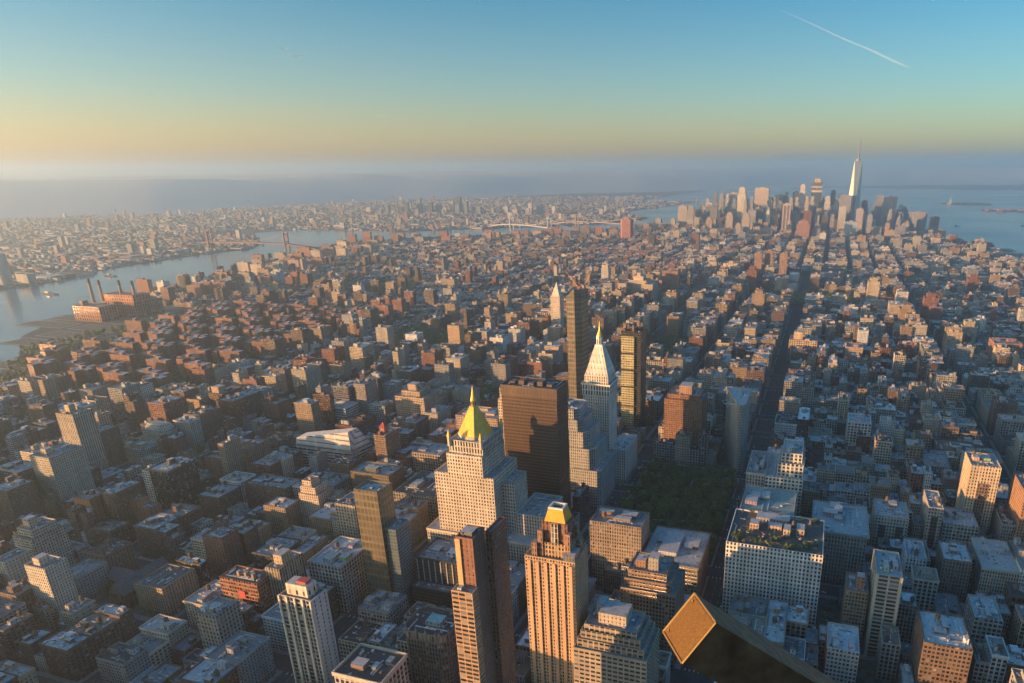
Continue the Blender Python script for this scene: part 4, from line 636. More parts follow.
# across the river
for k, (x, h, c) in enumerate(((-4015, 70, SL), (-3912, 52, BW), (-3736, 128, SL), (-3690, 60, PK), (-3581, 96, BW), (-3461, 52, PK), (-3347, 142, BW), (-3290, 84, SL), (-3251, 74, PK), (-3151, 60, (.4, .36, .3)), (-3069, 66, SL), (-2960, 52, PK), (-2850, 60, (.45, .4, .34)), (-2700, 46, PK), (-2576, 92, (.45, .4, .34)), (-2512, 62, SL), (-2440, 44, PK), (-2348, 74, (.46, .42, .36)), (-4300, 44, PK), (-4480, 36, SL), (-3830, 90, BW), (-3520, 74, SL), (-3410, 100, (.36, .32, .3)), (-3200, 110, SL))):
    y = 5780+(k*53) % 170; wd = 30+(k*17) % 26; cx_, cy_ = x, y; root = put('far_shore_tower', None, 'tower block', cx_, cy_); root['group'] = 'hazy towers on the far shore'; root['label'] = 'hazy high-rise of the far shore cluster beyond the bridges'
    tier(root, cx_, cy_, rect(x-wd/2, x+wd/2, y, y+34), 0, h, c, (.6, 0, 0, .6))
for k, (x, y, h, wd, lab) in enumerate(((-2800, 1700, 118, 26, 'pale glass waterfront tower at the left edge across the river'), (-2840, 1640, 96, 24, 'second waterfront tower just behind the glass one at the edge'), (-2790, 1760, 40, 60, 'long pale riverside block across the water'))):
    cx_, cy_ = x, y; root = put('riverside_tower', lab, 'apartment tower', cx_, cy_); root['group'] = 'towers on the opposite bank'; tier(root, cx_, cy_, rect(x-wd/2, x+wd/2, y-14, y+14), 0, h, (.34, .34, .31), (.4, 0, 0, .4))
g = random.Random(8); b = MB(); cnt = 0
PALB = [(.16, .10, .075), (.26, .22, .18), (.34, .33, .31), (.22, .12, .085), (.42, .40, .36), (.20, .20, .20)]
while cnt < 19000:
    a = R(g.uniform(-62, -6)); r = 2400*math.exp(g.random()*1.45); x, y = r*math.sin(a), r*math.cos(a); cnt += 1
    if not inside(x, y, BROOKLYN) or (-3900 < x < -3300 and 3500 < y < 3950): continue
    x = round(x/24)*24+g.uniform(-3, 3); y = round(y/62)*62+g.choice((0, 20))+g.uniform(-3, 3)
    wd, d, h = g.uniform(12, 24), g.uniform(12, 20), g.uniform(8, 15)
    if g.random() < .05: wd, d, h = g.uniform(40, 90), g.uniform(30, 70), g.uniform(9, 18)
    if g.random() < .018: wd, d, h = g.uniform(18, 36), g.uniform(14, 20), g.uniform(28, 62)
    c = g.choice(PALB); b.box(x-wd/2, x+wd/2, y-d/2, y+d/2, 1, h, c=c, w=(.4, 0, 0, .4), top=g.choice(((.40, .41, .42), (.22, .22, .23), (.12, .11, .10), (.3, .27, .24))))
tag(b.build('far_shore_houses', [M['wall'], M['roof']]), 'low hazy roofs spreading over the far shore', 'houses', kind='stuff')
b = MB()
for k in range(90):
    P, x0, x1, y0, y1 = (GOVERNORS, -1330, -560, 6000, 7600) if k < 55 else (ELLIS, 1270, 1660, 6960, 7260) if k < 75 else (JERSEY, 2000, 5000, 12600, 13400)
    x, y = g.uniform(x0, x1), g.uniform(y0, y1)
    if inside(x, y, P): wd = g.uniform(15, 50); b.box(x-wd/2, x+wd/2, y-10, y+10, 2, g.uniform(10, 22), c=(.3, .2, .16), w=(.4, .3, .4, .4), top=(.25, .2, .18))
tag(b.build('island_houses', [M['wall'], M['roof']]), 'low brick houses on the harbour islands', 'houses', kind='stuff')
# ------------------------------------------------------------------ power station with four stacks
cx_, cy_ = -1930, 1410; root = put('power_station', 'red-brown riverside power station with orange-lit upper block', 'power station', cx_, cy_, 'the power station'); PW = (.30, .125, .08)
tier(root, cx_, cy_, rect(-1985, -1885, 1345, 1395), 0, 40, PW, (.8, .5, .7, .9), (.16, .14, .13), name='turbine_hall'); tier(root, cx_, cy_, rect(-1955, -1840, 1412, 1500), 0, 42, PW, (.8, .4, .7, .9), (.2, .17, .15), name='boiler_hall')
tier(root, cx_, cy_, rect(-1952, -1843, 1416, 1470), 42, 62, (.42, .17, .085), (.9, .4, .6, .9), (.2, .17, .15), name='upper_block'); bulk(root, cx_, cy_, -1975, -1962, 1360, 1375, 40, 52, (.2, .14, .12))  # upper block: sunlit orange put into the brick colour
for x, z in ((-2030, 100), (-1992, 97), (-1914, 99), (-1864, 100)):
    b = MB(); b.tube([(x-cx_, 1440-cy_, 0), (x-cx_, 1440-cy_, z-14), ], [5.2, 3.9], 10, 0, (.36, .25, .16)); b.tube([(x-cx_, 1440-cy_, z-14), (x-cx_, 1440-cy_, z)], [3.9, 3.6], 10, 0, (.09, .085, .08)); b.build('smokestack', M['roof'], root)
# ------------------------------------------------------------------ bridges
def bridge(label, A, B, th, dz, ext, col_, phrase):
    A, B = Vector((*A, 0)), Vector((*B, 0)); d = (B-A).normalized(); n = Vector((-d.y, d.x, 0)); mid = (A+B)/2; root = put('suspension_bridge', label, 'bridge', mid.x, mid.y, phrase); root['group'] = 'bridges over the river'; q = lambda p, z: (p.x-mid.x, p.y-mid.y, z)
    e0, e1 = A-d*ext, B+d*ext; b = MB()
    pts = [(e0, 8), (A-d*ext*.5, dz*.72), (A, dz), (mid, dz+3), (B, dz), (B+d*ext*.5, dz*.72), (e1, 8)]
    for s in (-1, 1): b.v.extend([q(p+n*s*13, z) for p, z in pts]); b.v.extend([q(p+n*s*13, z-7) for p, z in pts])
    k = len(pts)
    for i in range(k-1):
        for f in ((i, i+1, 2*k+i+1, 2*k+i), (k+i, k+i+1, i+1, i), (2*k+i, 2*k+i+1, 3*k+i+1, 3*k+i), (k+i, 3*k+i, 3*k+i+1, k+i+1)): b.face(f, None, 0, col_)
    b.build('deck', M['roof'], root)
    for T in (A, B):
        b = MB()
        for s in (-1, 1): p = T+n*s*14; b.box(p.x-mid.x-4, p.x-mid.x+4, p.y-mid.y-4, p.y-mid.y+4, -1, th, c=col_, w=(.3, 0, 0, .3), top=col_, mt=0)
        for z in (dz+8, th-9): b.tube([q(T-n*14, z), q(T+n*14, z)], 3.2, 4, 0, col_)
        b.build('tower', M['roof'], root)
    for s in (-1, 1):
        b = MB(); P = [q(e0+n*s*13, 12)]+[q(A+(B-A)*t+n*s*13, dz+6+(th-dz-6)*(2*t-1)**2) for t in [i/16 for i in range(17)]]+[q(e1+n*s*13, 12)]; b.tube(P, .9, 4, 0, tuple(v*1.2 for v in col_)); cb = b.build('cable', M['roof'], root)
        for i in range(2, 15, 2):
            t = i/16; z = dz+6+(th-dz-6)*(2*t-1)**2
            if z > dz+5: b = MB(); b.tube([q(A+(B-A)*t+n*s*13, dz), q(A+(B-A)*t+n*s*13, z)], .4, 3, 0, col_, False); b.build('hanger', M['roof'], cb)
bridge('dark low suspension bridge crossing at the bend of river', (-2610, 2876), (-3090, 2868), 96, 42, 260, (.26, .15, .13), 'the dark bridge at the river bend')
bridge('pale suspension bridge with curved cables in the distance', (-1679, 4096), (-2041, 4315), 98, 42, 300, (.42, .42, .42), 'the pale suspension bridge')
bridge('brownish farther suspension bridge beside the lone reddish tower', (-1290, 4493), (-1701, 4657), 84, 40, 260, (.36, .28, .23), 'the farther brown bridge')
# harbour statue on its pedestal
cx_, cy_ = 1168, 8220; root = put('harbour_statue', 'tiny green statue with raised arm on a stone pedestal in harbour', 'statue', cx_, cy_, 'the harbour statue')
b = MB(); b.prism(ngon(0, 0, 34, 10), 2, 14, c=(.4, .37, .32), top=(.4, .37, .32), mt=0); b.prism(rect(-14, 14, -14, 14), 14, 46, c=(.42, .38, .33), ptop=rect(-9, 9, -9, 9), top=(.4, .37, .32), mt=0); b.build('pedestal', M['wall'], root)
b = MB(); b.tube([(0, 0, 46), (0, 0, 60), (0, 0, 72), (0, 0, 78), (0, 0, 81), (0, 0, 84)], [6.2, 5.2, 4.4, 2.2, 2.4, 1.4], 8); b.tube([(2.5, 0, 74), (4.5, 0, 82), (5, 0, 90), (5, 0, 93)], [1.6, 1.2, .9, 1.4], 6); b.tube([(-3, 0, 74), (-4.6, -2, 68), (-3.6, -3.6, 66)], [1.5, 1.3, 1.2], 6); b.build('figure', M['copper'], root)
# boats
for k, (x, y, ln, c, lab) in enumerate(((-2500, 1640, 70, (.10, .09, .085), 'dark barge moored near the power station across the river'), (-2700, 2010, 60, (.12, .10, .09), 'second dark barge close to the far bank'), (330, 5150+900, 60, (.5, .3, .12), 'ferry in the harbour off the island tip'), (1250, 5400, 45, (.1, .1, .1), 'small dark boat out on the harbour'), (1650, 5500, 50, (.12, .11, .1), 'boat farthest right on the harbour water'), (820, 5300, 36, (.4, .4, .4), 'little pale boat near the shore piers'))):
    root = put('boat', lab, 'boat', x, y); W_ = ln*.2; b = MB(); P = [(-ln/2, -W_/2), (ln*.3, -W_/2), (ln/2, 0), (ln*.3, W_/2), (-ln/2, W_/2)]; b.prism(P, -1.2, 3, c=c, w=(.3, 0, 0, .3), ptop=[(x_*1.04, y_*1.1) for x_, y_ in P], top=(.2, .19, .18), mt=0); b.build('hull', M['roof'], root)
    b = MB(); b.box(-ln*.36, -ln*.08, -W_*.35, W_*.35, 3, 9, c=(.5, .5, .5), w=(.3, .5, .4, .4), top=(.5, .5, .5)); b.build('cabin', [M['wall'], M['roof']], root)
# piers on the west shore
for k, (x, y, ln, wd) in enumerate(((725, 3783, 130, 34), (770, 3600, 90, 26), (800, 3400, 120, 40), (650, 3960, 100, 22))):
    root = put('pier', ('long flat pier jutting from the west shore', 'shorter pier beside the long flat one', 'wide pier at the right edge of the shore', 'narrow pier nearest the skyline')[k], 'pier', x+ln/2, y); b = MB(); b.box(-ln/2-25, ln/2, -wd/2, wd/2, -1.5, 1.5, c=(.2, .19, .18), w=(.3, 0, 0, .3), top=(.22, .22, .2)); b.build('deck', [M['wall'], M['roof']], root)
    b = MB(); b.box(-ln/2, ln/2-14, -wd/2+4, wd/2-4, 1.5, 8, c=(.3, .32, .32), w=(.5, .4, .4, .6), top=(.3, .34, .34)); b.build('shed', [M['wall'], M['roof']], root)
# ------------------------------------------------------------------ the city grid
AVE = [(-68, 30), (-222, 24), (-377, 38), (-532, 23), (-690, 30), (-905, 30), (-1135, 30), (-1345, 24), (-1530, 22), (-1720, 22), (-1910, 22), (-2100, 22), (-2300, 22), (-2480, 22)]
AVW = [(243, 30), (517, 30), (791, 30), (1065, 30), (1340, 30), (1600, 30)]
AVENUES = sorted(AVE+AVW)
def st(n): return 40+80.4*(33-n)
ROOFC = ROOFC0
rng = random.Random(11)
def pick(d):
    t = rng.random()*sum(d.values())
    for k, v in d.items():
        t -= v
        if t <= 0: return k
    return k
PAL_LOFT = {'pale stone': 3, 'grey': 3, 'tan brick': 2.5, 'brown brick': 2.2, 'cream brick': 1.6, 'red brick': 1.2, 'white': 1.2, 'dark': .6}
PAL_RES = {'brown brick': 3.6, 'red brick': 2.6, 'tan brick': 2.0, 'cream brick': 1.1, 'grey': 1.1, 'pale stone': 1.0, 'white': .7, 'dark': .3}
PAL_ROOF = {'white': 1.2, 'pale grey': 2.8, 'grey': 3, 'black': 1.8, 'tan': .7, 'brown': .6}
PARKS = [(-205, -85, 614, 832), (-395, -285, 1370, 1560), (-585, -478, 1020, 1085), (-1000, -810, 1335, 1480), (-1510, -1360, 1890, 2120), (-215, 85, 2065, 2270)]
STUY = (-1760, -1150, 850, 1560)
BROADWAY = [(243, -40), (-70, 844), (-165, 1090), (-300, 1340), (-305, 1568), (-400, 2050), (-440, 2700), (-260, 4700)]
def near_line(x, y, pts, d):
    for (ax, ay), (bx, by) in zip(pts, pts[1:]):
        L2 = (bx-ax)**2+(by-ay)**2; t = max(0, min(1, ((x-ax)*(bx-ax)+(y-ay)*(by-ay))/L2))
        if math.hypot(x-ax-t*(bx-ax), y-ay-t*(by-ay)) < d: return True
    return False
LOTS = []      # every ordinary building: footprint, height, looks
def blocked(x0, x1, y0, y1):
    for a, b_, c, d in FOOT:
        if x0 < b_-1.5 and x1 > a+1.5 and y0 < d-1.5 and y1 > c+1.5: return True
    for a, b_, c, d in PARKS:
        if x0 < b_ and x1 > a and y0 < d and y1 > c: return True
    return False
def zone(x, y):
    """(commercial?, side-street height, avenue height, spread, lot width)"""
    if y > 4350: return (True, 74, 80, .4, (16, 26)) if -850 < x < 120 else (True, 30, 36, .4, (22, 40))
    if y > 3350: return (True, 26, 34, .4, (18, 34)) if x > -900 else (False, 18, 24, .35, (13, 30))
    if y > 2680: return (True, 22, 26, .3, (14, 30)) if x > -600 else (False, 17, 19, .25, (10, 24))
    if x < -640:
        if y > 1560: return False, 15.5, 18, .22, (8, 17)
        return False, 14.5, 29, .40, (6.5, 13)
    if x < -380: return False, 19, 40, .42, (8, 18)
    if x < 260:
        if y > 1620: return (True, 24, 44, .40, (12, 28))
        return True, 32, 45, .36, (9, 22)
    if x < 520: return (True, 28, 38, .40, (10, 28)) if y < 1500 else (False, 15, 21, .3, (9, 20))
    return False, 15, 20, .32, (9, 24)
def add_lot(x0, x1, y0, y1, h, com, ave=False, blank=()):
    for a, b_, c, d in FOOT:          # trim the lot where a named building already stands
        if x0 < b_ and x1 > a and y0 < d and y1 > c:
            o = max((a-1-x0, (x0, a-1, y0, y1)), (x1-b_-1, (b_+1, x1, y0, y1)), (c-1-y0, (x0, x1, y0, c-1)), (y1-d-1, (x0, x1, d+1, y1)))
            if o[0] < 6.5: return
            return add_lot(*o[1], h, com, ave, ())
    cx_, cy_ = (x0+x1)/2, (y0+y1)/2
    if blocked(x0, x1, y0, y1) or near_line(cx_, cy_, BROADWAY, 15 if cy_ < 2000 else 9): return
    if not inside(cx_, cy_, MANHATTAN): return
    if cx_ < -1620 and 950 < cy_ < 1560: return
    if cx_ < -900 and not (inside(cx_-75, cy_, MANHATTAN) and inside(cx_-40, cy_-40, MANHATTAN)): return
    cap = 60 if y0 < 2700 else 78 if y0 < 4300 else 185
    if x0 > -100 and y0 < 1000: cap = 44+.012*y0
    elif x0 > -380 and y0 < 1000: cap = 38 if y0 < 560 else 46
    elif x0 > -640 and y0 < 1000: cap = 36 if y0 < 560 else 44
    elif y0 < 1000: cap = 66 if x0 < -700 and y0 > 450 else 42
    h = min(h, cap*(.8+.2*rng.random()))
    LOTS.append(dict(x0=x0, x1=x1, y0=y0, y1=y1, h=h, com=com, ave=ave, blank=blank, wall=pick(PAL_LOFT if com else PAL_RES), roof=pick(PAL_ROOF), r=rng.random()))
def height(hm, sd, lo=9): return max(lo, hm*math.exp(rng.gauss(0, sd)))
def fill_block(x0, x1, y0, y1):
    xm, ym = (x0+x1)/2, (y0+y1)/2
    if STUY[0] < xm < STUY[1] and STUY[2] < ym < STUY[3]: return
    com, hs, ha, sd_, lw = zone(xm, ym)
    end = min(30, (x1-x0)*.3)
    for xa, xb, west in ((x0, x0+end, 0), (x1-end, x1, 1)):
        y = y0
        while y < y1-6:
            d = min(rng.uniform(18, 40) if ha > 25 else rng.uniform(10, 26), y1-y)
            if y1-y-d < 8: d = y1-y
            add_lot(xa, xb, y, y+d, height(ha, sd_) if com or rng.random() > (.42 if y0 < 1200 else .22) or y0 > 2000 else rng.uniform(46, 66), com, True)
            y += d
    yard = rng.uniform(3, 8) if com else rng.uniform(9, 16)
    depth = (y1-y0-yard)/2
    x = x0+end
    while x < x1-end-4:
        wd = rng.uniform(*lw)
        if rng.random() < .12: wd *= 1.7
        if x1-end-x-wd < 6: wd = x1-end-x
        if rng.random() < (.16 if com else .05) and wd > 14:
            add_lot(x, x+wd, y0, y1, height(hs*1.25, sd_), com, False)
        else:
            for ya, yb in ((y0, y0+depth), (y1-depth, y1)):
                dd = rng.uniform(.8, 1.0)
                a, b_ = (ya, ya+(yb-ya)*dd) if ya == y0 else (yb-(yb-ya)*dd, yb)
                add_lot(x, x+wd, a, b_, height(hs*(1.0 if rng.random() > .06 else 1.9), sd_) if x0 > -640 or rng.random() > .035 else rng.uniform(38, 60), com, False, (1, 3))
        x += wd
PAVE = []
ys = [st(n) for n in range(36, -1, -1)]
for (xa, wa), (xb, wb) in zip(AVENUES, AVENUES[1:]):
    for ya, yb in zip(ys, ys[1:]):
        wy = 17
        x0, x1, y0, y1 = xa+wa/2, xb-wb/2, ya+wy/2, yb-wy/2
        c = project((x0+x1)/2, (y0+y1)/2, 20)
        if not (-260 < c[0] < 1290 and c[2] > 50) or not inside((x0+x1)/2, (y0+y1)/2, MANHATTAN): continue
        PAVE.append((x0, x1, y0, y1)); fill_block(x0+4, x1-4, y0+3.5, y1-3.5)
# south of the numbered streets: long narrow blocks
for i in range(36):
    xa = -2480+i*95
    for j in range(22):
        ya = 2700+j*148
        x0, x1, y0, y1 = xa+8, xa+95-8, ya+7, ya+148-7
        if not inside((x0+x1)/2, (y0+y1)/2, MANHATTAN): continue
        PAVE.append((x0, x1, y0, y1))
        com, hs, ha, sd_, lw = zone((x0+x1)/2, (y0+y1)/2)
        y = y0+3
        while y < y1-8:
            d = min(rng.uniform(*lw), y1-3-y)
            if y1-3-y-d < 8: d = y1-3-y
            if ya > 4300: q = rng.uniform(.3, .6); xm = x0+(x1-x0)*q; add_lot(x0+3, xm-2, y, y+d, height(hs, sd_), com); add_lot(xm+2, x1-3, y, y+d*rng.uniform(.6, 1), height(hs, sd_), com)
            else:
                xm = (x0+x1)/2+rng.uniform(-8, 8); g = rng.uniform(1, 4)
                add_lot(x0+3, xm-g, y, y+d, height(hs, sd_), com); add_lot(xm+g, x1-3, y, y+d, height(hs, sd_), com)
            y += d
# street blocks: raised pavements with yards inside
b = MB()
for k, (x0, x1, y0, y1) in enumerate(PAVE): b.box(x0, x1, y0, y1, -.1, .14, top=(.2, .2, .2), m=0, mt=0)
tag(b.build('pavement', M['pave']), kind='structure')
b = MB()
for k, (x0, x1, y0, y1) in enumerate(PAVE):
    if y0 < 2700: b.v.extend([(x0+6, y0+6, .16), (x1-6, y0+6, .16), (x1-6, y1-6, .16), (x0+6, y1-6, .16)]); i = len(b.v)-4; b.face((i, i+1, i+2, i+3))
tag(b.build('yard_ground', M['yard']), kind='structure')
# housing estate of brown cross-shaped blocks by the river
ESTATE = []
for i in range(13):
    for j in range(8):
        x = STUY[0]+32+i*48+(rng.uniform(-6, 6)); y = STUY[2]+45+j*88+(24 if i % 2 else 0)
        if y > STUY[3]-25 or not inside(x-95, y-20, MANHATTAN) or not inside(x-60, y-60, MANHATTAN): continue
        if blocked(x-24, x+24, y-24, y+24) or x < -1640 and y > 1010 or x < -1560 and 1010 < y < 1200: continue
        ESTATE.append((x, y, rng.choice((0, 0, 1)), rng.uniform(34, 41)))
for k in range(420):    # more estates along the river further down
    x = rng.uniform(-2600, -1150); y = rng.uniform(1700, 4150)
    if not (inside(x-70, y, MANHATTAN) and inside(x-10, y+40, MANHATTAN)) or (inside(x-420, y, MANHATTAN) and inside(x-150, y+330, MANHATTAN)) or blocked(x-20, x+20, y-20, y+20): continue
    if any(math.hypot(x-q[0], y-q[1]) < 62 for q in ESTATE) or len(ESTATE) > 230: continue
    ESTATE.append((x, y, 1, rng.uniform(38, 58)))
FOOT2 = [(x-24, x+24, y-24, y+24) for x, y, *_ in ESTATE if y > 1560]
LOTS = [l for l in LOTS if not any(l['x0'] < q[1] and l['x1'] > q[0] and l['y0'] < q[3] and l['y1'] > q[2] for q in FOOT2)]
# ---- how large each stands in the picture, and of what kind it is
LOFT, RES, TEN, HIGH = 'loft_building', 'apartment_building', 'row_house', 'high_rise'
for l in LOTS:
    x, y = (l['x0']+l['x1'])/2, (l['y0']+l['y1'])/2
    u, v, dist = project(x, y, l['h']*.7)
    l['u'], l['v'], l['d'] = u, v, dist
    inf = -8 < u < 1032 and v > 165 and v < 690+ (l['h']*500/max(dist, 50))*.3 and dist > 0
    l['px'] = ((l['x1']-l['x0'])*.8+4)*(l['h']*.6+(l['y1']-l['y0'])*.35)*(680/max(dist, 50))**2 if inf else 0
    l['kind'] = HIGH if l['h'] > 62 else TEN if l['h'] < 21 else LOFT if l['com'] else RES
def wp_of(l):
    r = l['r']
    if l['wall'] in ('dark', 'blue grey') or (l['kind'] == HIGH and r < .25): return (.18+.1*r, .86, .72, .36)
    if l['kind'] == TEN: return (.19+.08*r, .40, .50, .33)
    if l['kind'] == LOFT: return ((.30+.16*r), .66, .62, .39) if r < .6 else (.22, .48, .52, .37)
    return (.24+.14*r, .44 if r < .7 else .7, .46, .31)
def blanks(l): return l['blank'] if l['r'] < .55 else ()
def jitter(c, r): k = .82+.36*((r*7.13) % 1); return tuple(x*k for x in c)
MASS = {}
def simple(b, l, detail):
    x0, x1, y0, y1, h = l['x0'], l['x1'], l['y0'], l['y1'], l['h']
    c = jitter(WALLC[l['wall']], l['r']); rc = jitter(ROOFC[l['roof']], l['r']+.37); wp = wp_of(l); sd_ = (l['r']*977) % 100
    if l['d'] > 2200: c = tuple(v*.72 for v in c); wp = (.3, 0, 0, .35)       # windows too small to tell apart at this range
    P = rect(x0, x1, y0, y1)
    if detail:
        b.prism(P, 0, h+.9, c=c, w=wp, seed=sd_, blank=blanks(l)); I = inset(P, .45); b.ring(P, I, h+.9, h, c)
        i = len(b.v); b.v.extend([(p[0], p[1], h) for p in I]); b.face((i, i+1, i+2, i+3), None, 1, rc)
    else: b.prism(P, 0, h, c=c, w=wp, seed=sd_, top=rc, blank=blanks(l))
    for q in clutter(l)[:(6 if detail else 2)]:
        if q[0] == 'box': _, ax, ay, aw, ad, ah, ac = q; b.box(ax, ax+aw, ay, ay+ad, h, h+ah, c=ac, w=(.3, 0, 0, .35), top=rc)
        elif detail: tank(b, q[1], q[2], h)
def clutter(l):
    """roof-top boxes and water tanks, the same each time it is asked"""
    g = random.Random(int(l['r']*1e9)); W, D, h = l['x1']-l['x0'], l['y1']-l['y0'], l['h']; out = []
    wc = WALLC[l['wall']]; base = tuple(x*.9+.02 for x in wc)
    n = 1 if W*D < 350 else 2 if W*D < 800 else 4
    for k in range(n):
        bw, bd = g.uniform(3, min(9, W*.4)), g.uniform(3, min(9, D*.4)); bh = g.uniform(2.4, 4) if h < 30 else g.uniform(3.2, 6.5)
        out.append(('box', l['x0']+1.5+g.random()*(W-bw-3), l['y0']+1.5+g.random()*(D-bd-3), bw, bd, bh, base if g.random() < .6 else (.34, .35, .35)))
    if h > 24 and g.random() < (.62 if l['com'] else .45):
        out.append(('tank', l['x0']+3+g.random()*(W-6), l['y0']+3+g.random()*(D-6)))
    for k in range(g.randint(4, 9) if W*D > 380 else g.randint(2, 5) if W*D > 200 else g.randint(0, 2)):
        bw, bd = g.uniform(1.2, 3.2), g.uniform(1.2, 3.2)
        out.append(('box', l['x0']+1+g.random()*(W-bw-2), l['y0']+1+g.random()*(D-bd-2), bw, bd, g.uniform(.8, 1.8), (.5, .51, .52) if g.random() < .6 else (.2, .2, .2)))
    return out
CHOSEN = []
for kind in (LOFT, RES, TEN, HIGH):
    v = sorted((l for l in LOTS if l['kind'] == kind), key=lambda l: -l['px'])
    k = min(300, sum(1 for l in v if l['px'] > 0))
    CHOSEN += v[:k]
    for l in v[k:]: l['mass'] = True
WALLNAME = {LOFT: 'loft building', RES: 'apartment house', TEN: 'row house', HIGH: 'high-rise'}
for l in CHOSEN:
    big = l['px'] > 430; cx_, cy_ = (l['x0']+l['x1'])/2, (l['y0']+l['y1'])/2; h = l['h']
    l['tank'] = any(q[0] == 'tank' for q in clutter(l))
    if not big:
        b = MB(); simple(b, l, l['px'] > 40); o = b.build(l['kind'], [M['wall'], M['roof']], loc=(cx_, cy_, 0)); l['o'] = o
        if not l['px'] > 40: l['tank'] = False
        continue
    root = empty(l['kind'], cx_, cy_); l['o'] = root
    c = jitter(WALLC[l['wall']], l['r']); rc = jitter(ROOFC[l['roof']], l['r']+.37); wp = wp_of(l); sd_ = (l['r']*977) % 100
    P = [(x-cx_, y-cy_) for x, y in rect(l['x0'], l['x1'], l['y0'], l['y1'])]
    b = MB(); cor = h > 18 and l['r'] > .3
    b.prism(P, 0, h-(1.2 if cor else 0), c=c, w=wp, seed=sd_, blank=blanks(l))
    par = 1.1
    if cor:      # cornice: a band standing proud of the wall
        O = inset(P, -.55); b.prism(P, h-1.2, h-1.19, c=c, w=(.3, 0, 0, .35)); 
        i = len(b.v); b.v.extend([(p[0], p[1], h-1.2) for p in P]+[(p[0], p[1], h-.9) for p in O])
        for q in range(4): b.face((i+q, i+(q+1) % 4, i+4+(q+1) % 4, i+4+q), None, 0, tuple(min(.7, x*1.15) for x in c))
        b.prism(O, h-.9, h+par, c=tuple(min(.7, x*1.15) for x in c), w=(.3, 0, 0, .35))
    else: O = P; b.prism(P, h, h+par, c=c, w=(.3, 0, 0, .35))
    I = inset(O, .6); b.ring(O, I, h+par, h, c); b.build('wall', [M['wall'], M['roof']], root)
    b = MB(); b.v = [(p[0], p[1], h) for p in I]; b.face((0, 1, 2, 3), None, 0, rc); roof_bits(b, I, h, random.Random(int(l['r']*1e8)), int(min(14, 3+area(I)/55))); b.build('roof', M['roof'], root)
    for q in clutter(l):
        b = MB()
        if q[0] == 'box':
            _, ax, ay, aw, ad, ah, ac = q; b.box(ax-cx_, ax+aw-cx_, ay-cy_, ay+ad-cy_, h, h+ah, c=ac, w=(.3, .3 if ah > 3 else 0, .3, .35), top=rc)
            b.build('bulkhead' if ah > 2 else 'vent_unit', [M['wall'], M['roof']], root)
        else: tank(b, q[1]-cx_, q[2]-cy_, h); b.build('water_tank', M['roof'], root)
# the rest, too many and too far to stand alone
b = {False: MB(), True: MB()}; back = MB()
for l in LOTS:
    if l.get('mass'):
        if l['px'] > 0: simple(b[l['com']], l, l['d'] < 1300)
        elif l['y1'] < 420 or l['d'] < 500: simple(back, l, False)
        else: simple(b[l['com']], l, False)
tag(b[True].build('distant_blocks', [M['wall'], M['roof']]), 'pale mass of far lofts and offices between the avenues', 'buildings', kind='stuff')
tag(b[False].build('distant_housing', [M['wall'], M['roof']]), 'brown mass of far low housing blocks spreading to the river', 'buildings', kind='stuff')
for (x, y, wd, h) in ((-556, 184, 50, 119), (-640, 150, 40, 95), (-1000, 190, 44, 115), (-1120, 240, 40, 120), (-1240, 300, 44, 120), (-900, 60, 50, 115), (-1400, 100, 60, 140), (-1330, 380, 40, 110)):  # plain boxes out of view, added to cast shade into the scene
    back.box(x-wd/2, x+wd/2, y-20, y+20, 0, h, c=(.3, .28, .25), top=(.3, .3, .3))
if back.f: tag(back.build('near_and_shade_blocks', [M['wall'], M['roof']]), 'blocks out of view below the lookout, with boxes added to cast shade', 'buildings', kind='stuff')
# estate blocks: cross-shaped brick towers
for k, (x, y, t, h) in enumerate(ESTATE):
    g = random.Random(k); root = empty('housing_block', x, y); c = jitter((.21, .10, .065) if y < 1600 or g.random() < .4 else g.choice(((.30, .22, .16), (.18, .12, .09), (.36, .30, .24), (.24, .20, .17))), g.random())
    a, d = (23, 8) if t == 0 else (26, 8)
    P = [(-d, -a), (d, -a), (d, -d), (a, -d), (a, d), (d, d), (d, a), (-d, a), (-d, d), (-a, d), (-a, -d), (-d, -d)] if t == 0 else [(-a, -d), (a, -d), (a, d), (-a, d)]
    b = MB(); b.prism(P, 0, h+1, c=c, w=(.30, .42, .45, .29) if y < 1600 else (.3, 0, 0, .3), seed=k); I = inset(P, .5); b.ring(P, I, h+1, h, c); b.build('wall', [M['wall'], M['roof']], root)
    b = MB(); b.v = [(p[0], p[1], h) for p in I]; b.face(tuple(range(len(I))), None, 0, g.choice(((.3, .3, .3), (.2, .19, .18), (.5, .5, .5)))); b.build('roof', M['roof'], root)
    b = MB(); b.box(-4, 4, -4, 4, h, h+5, c=c, w=(.3, 0, 0, .3), top=(.55, .56, .57)); b.build('bulkhead', [M['wall'], M['roof']], root)
    ESTATE[k] = (x, y, t, h, root)
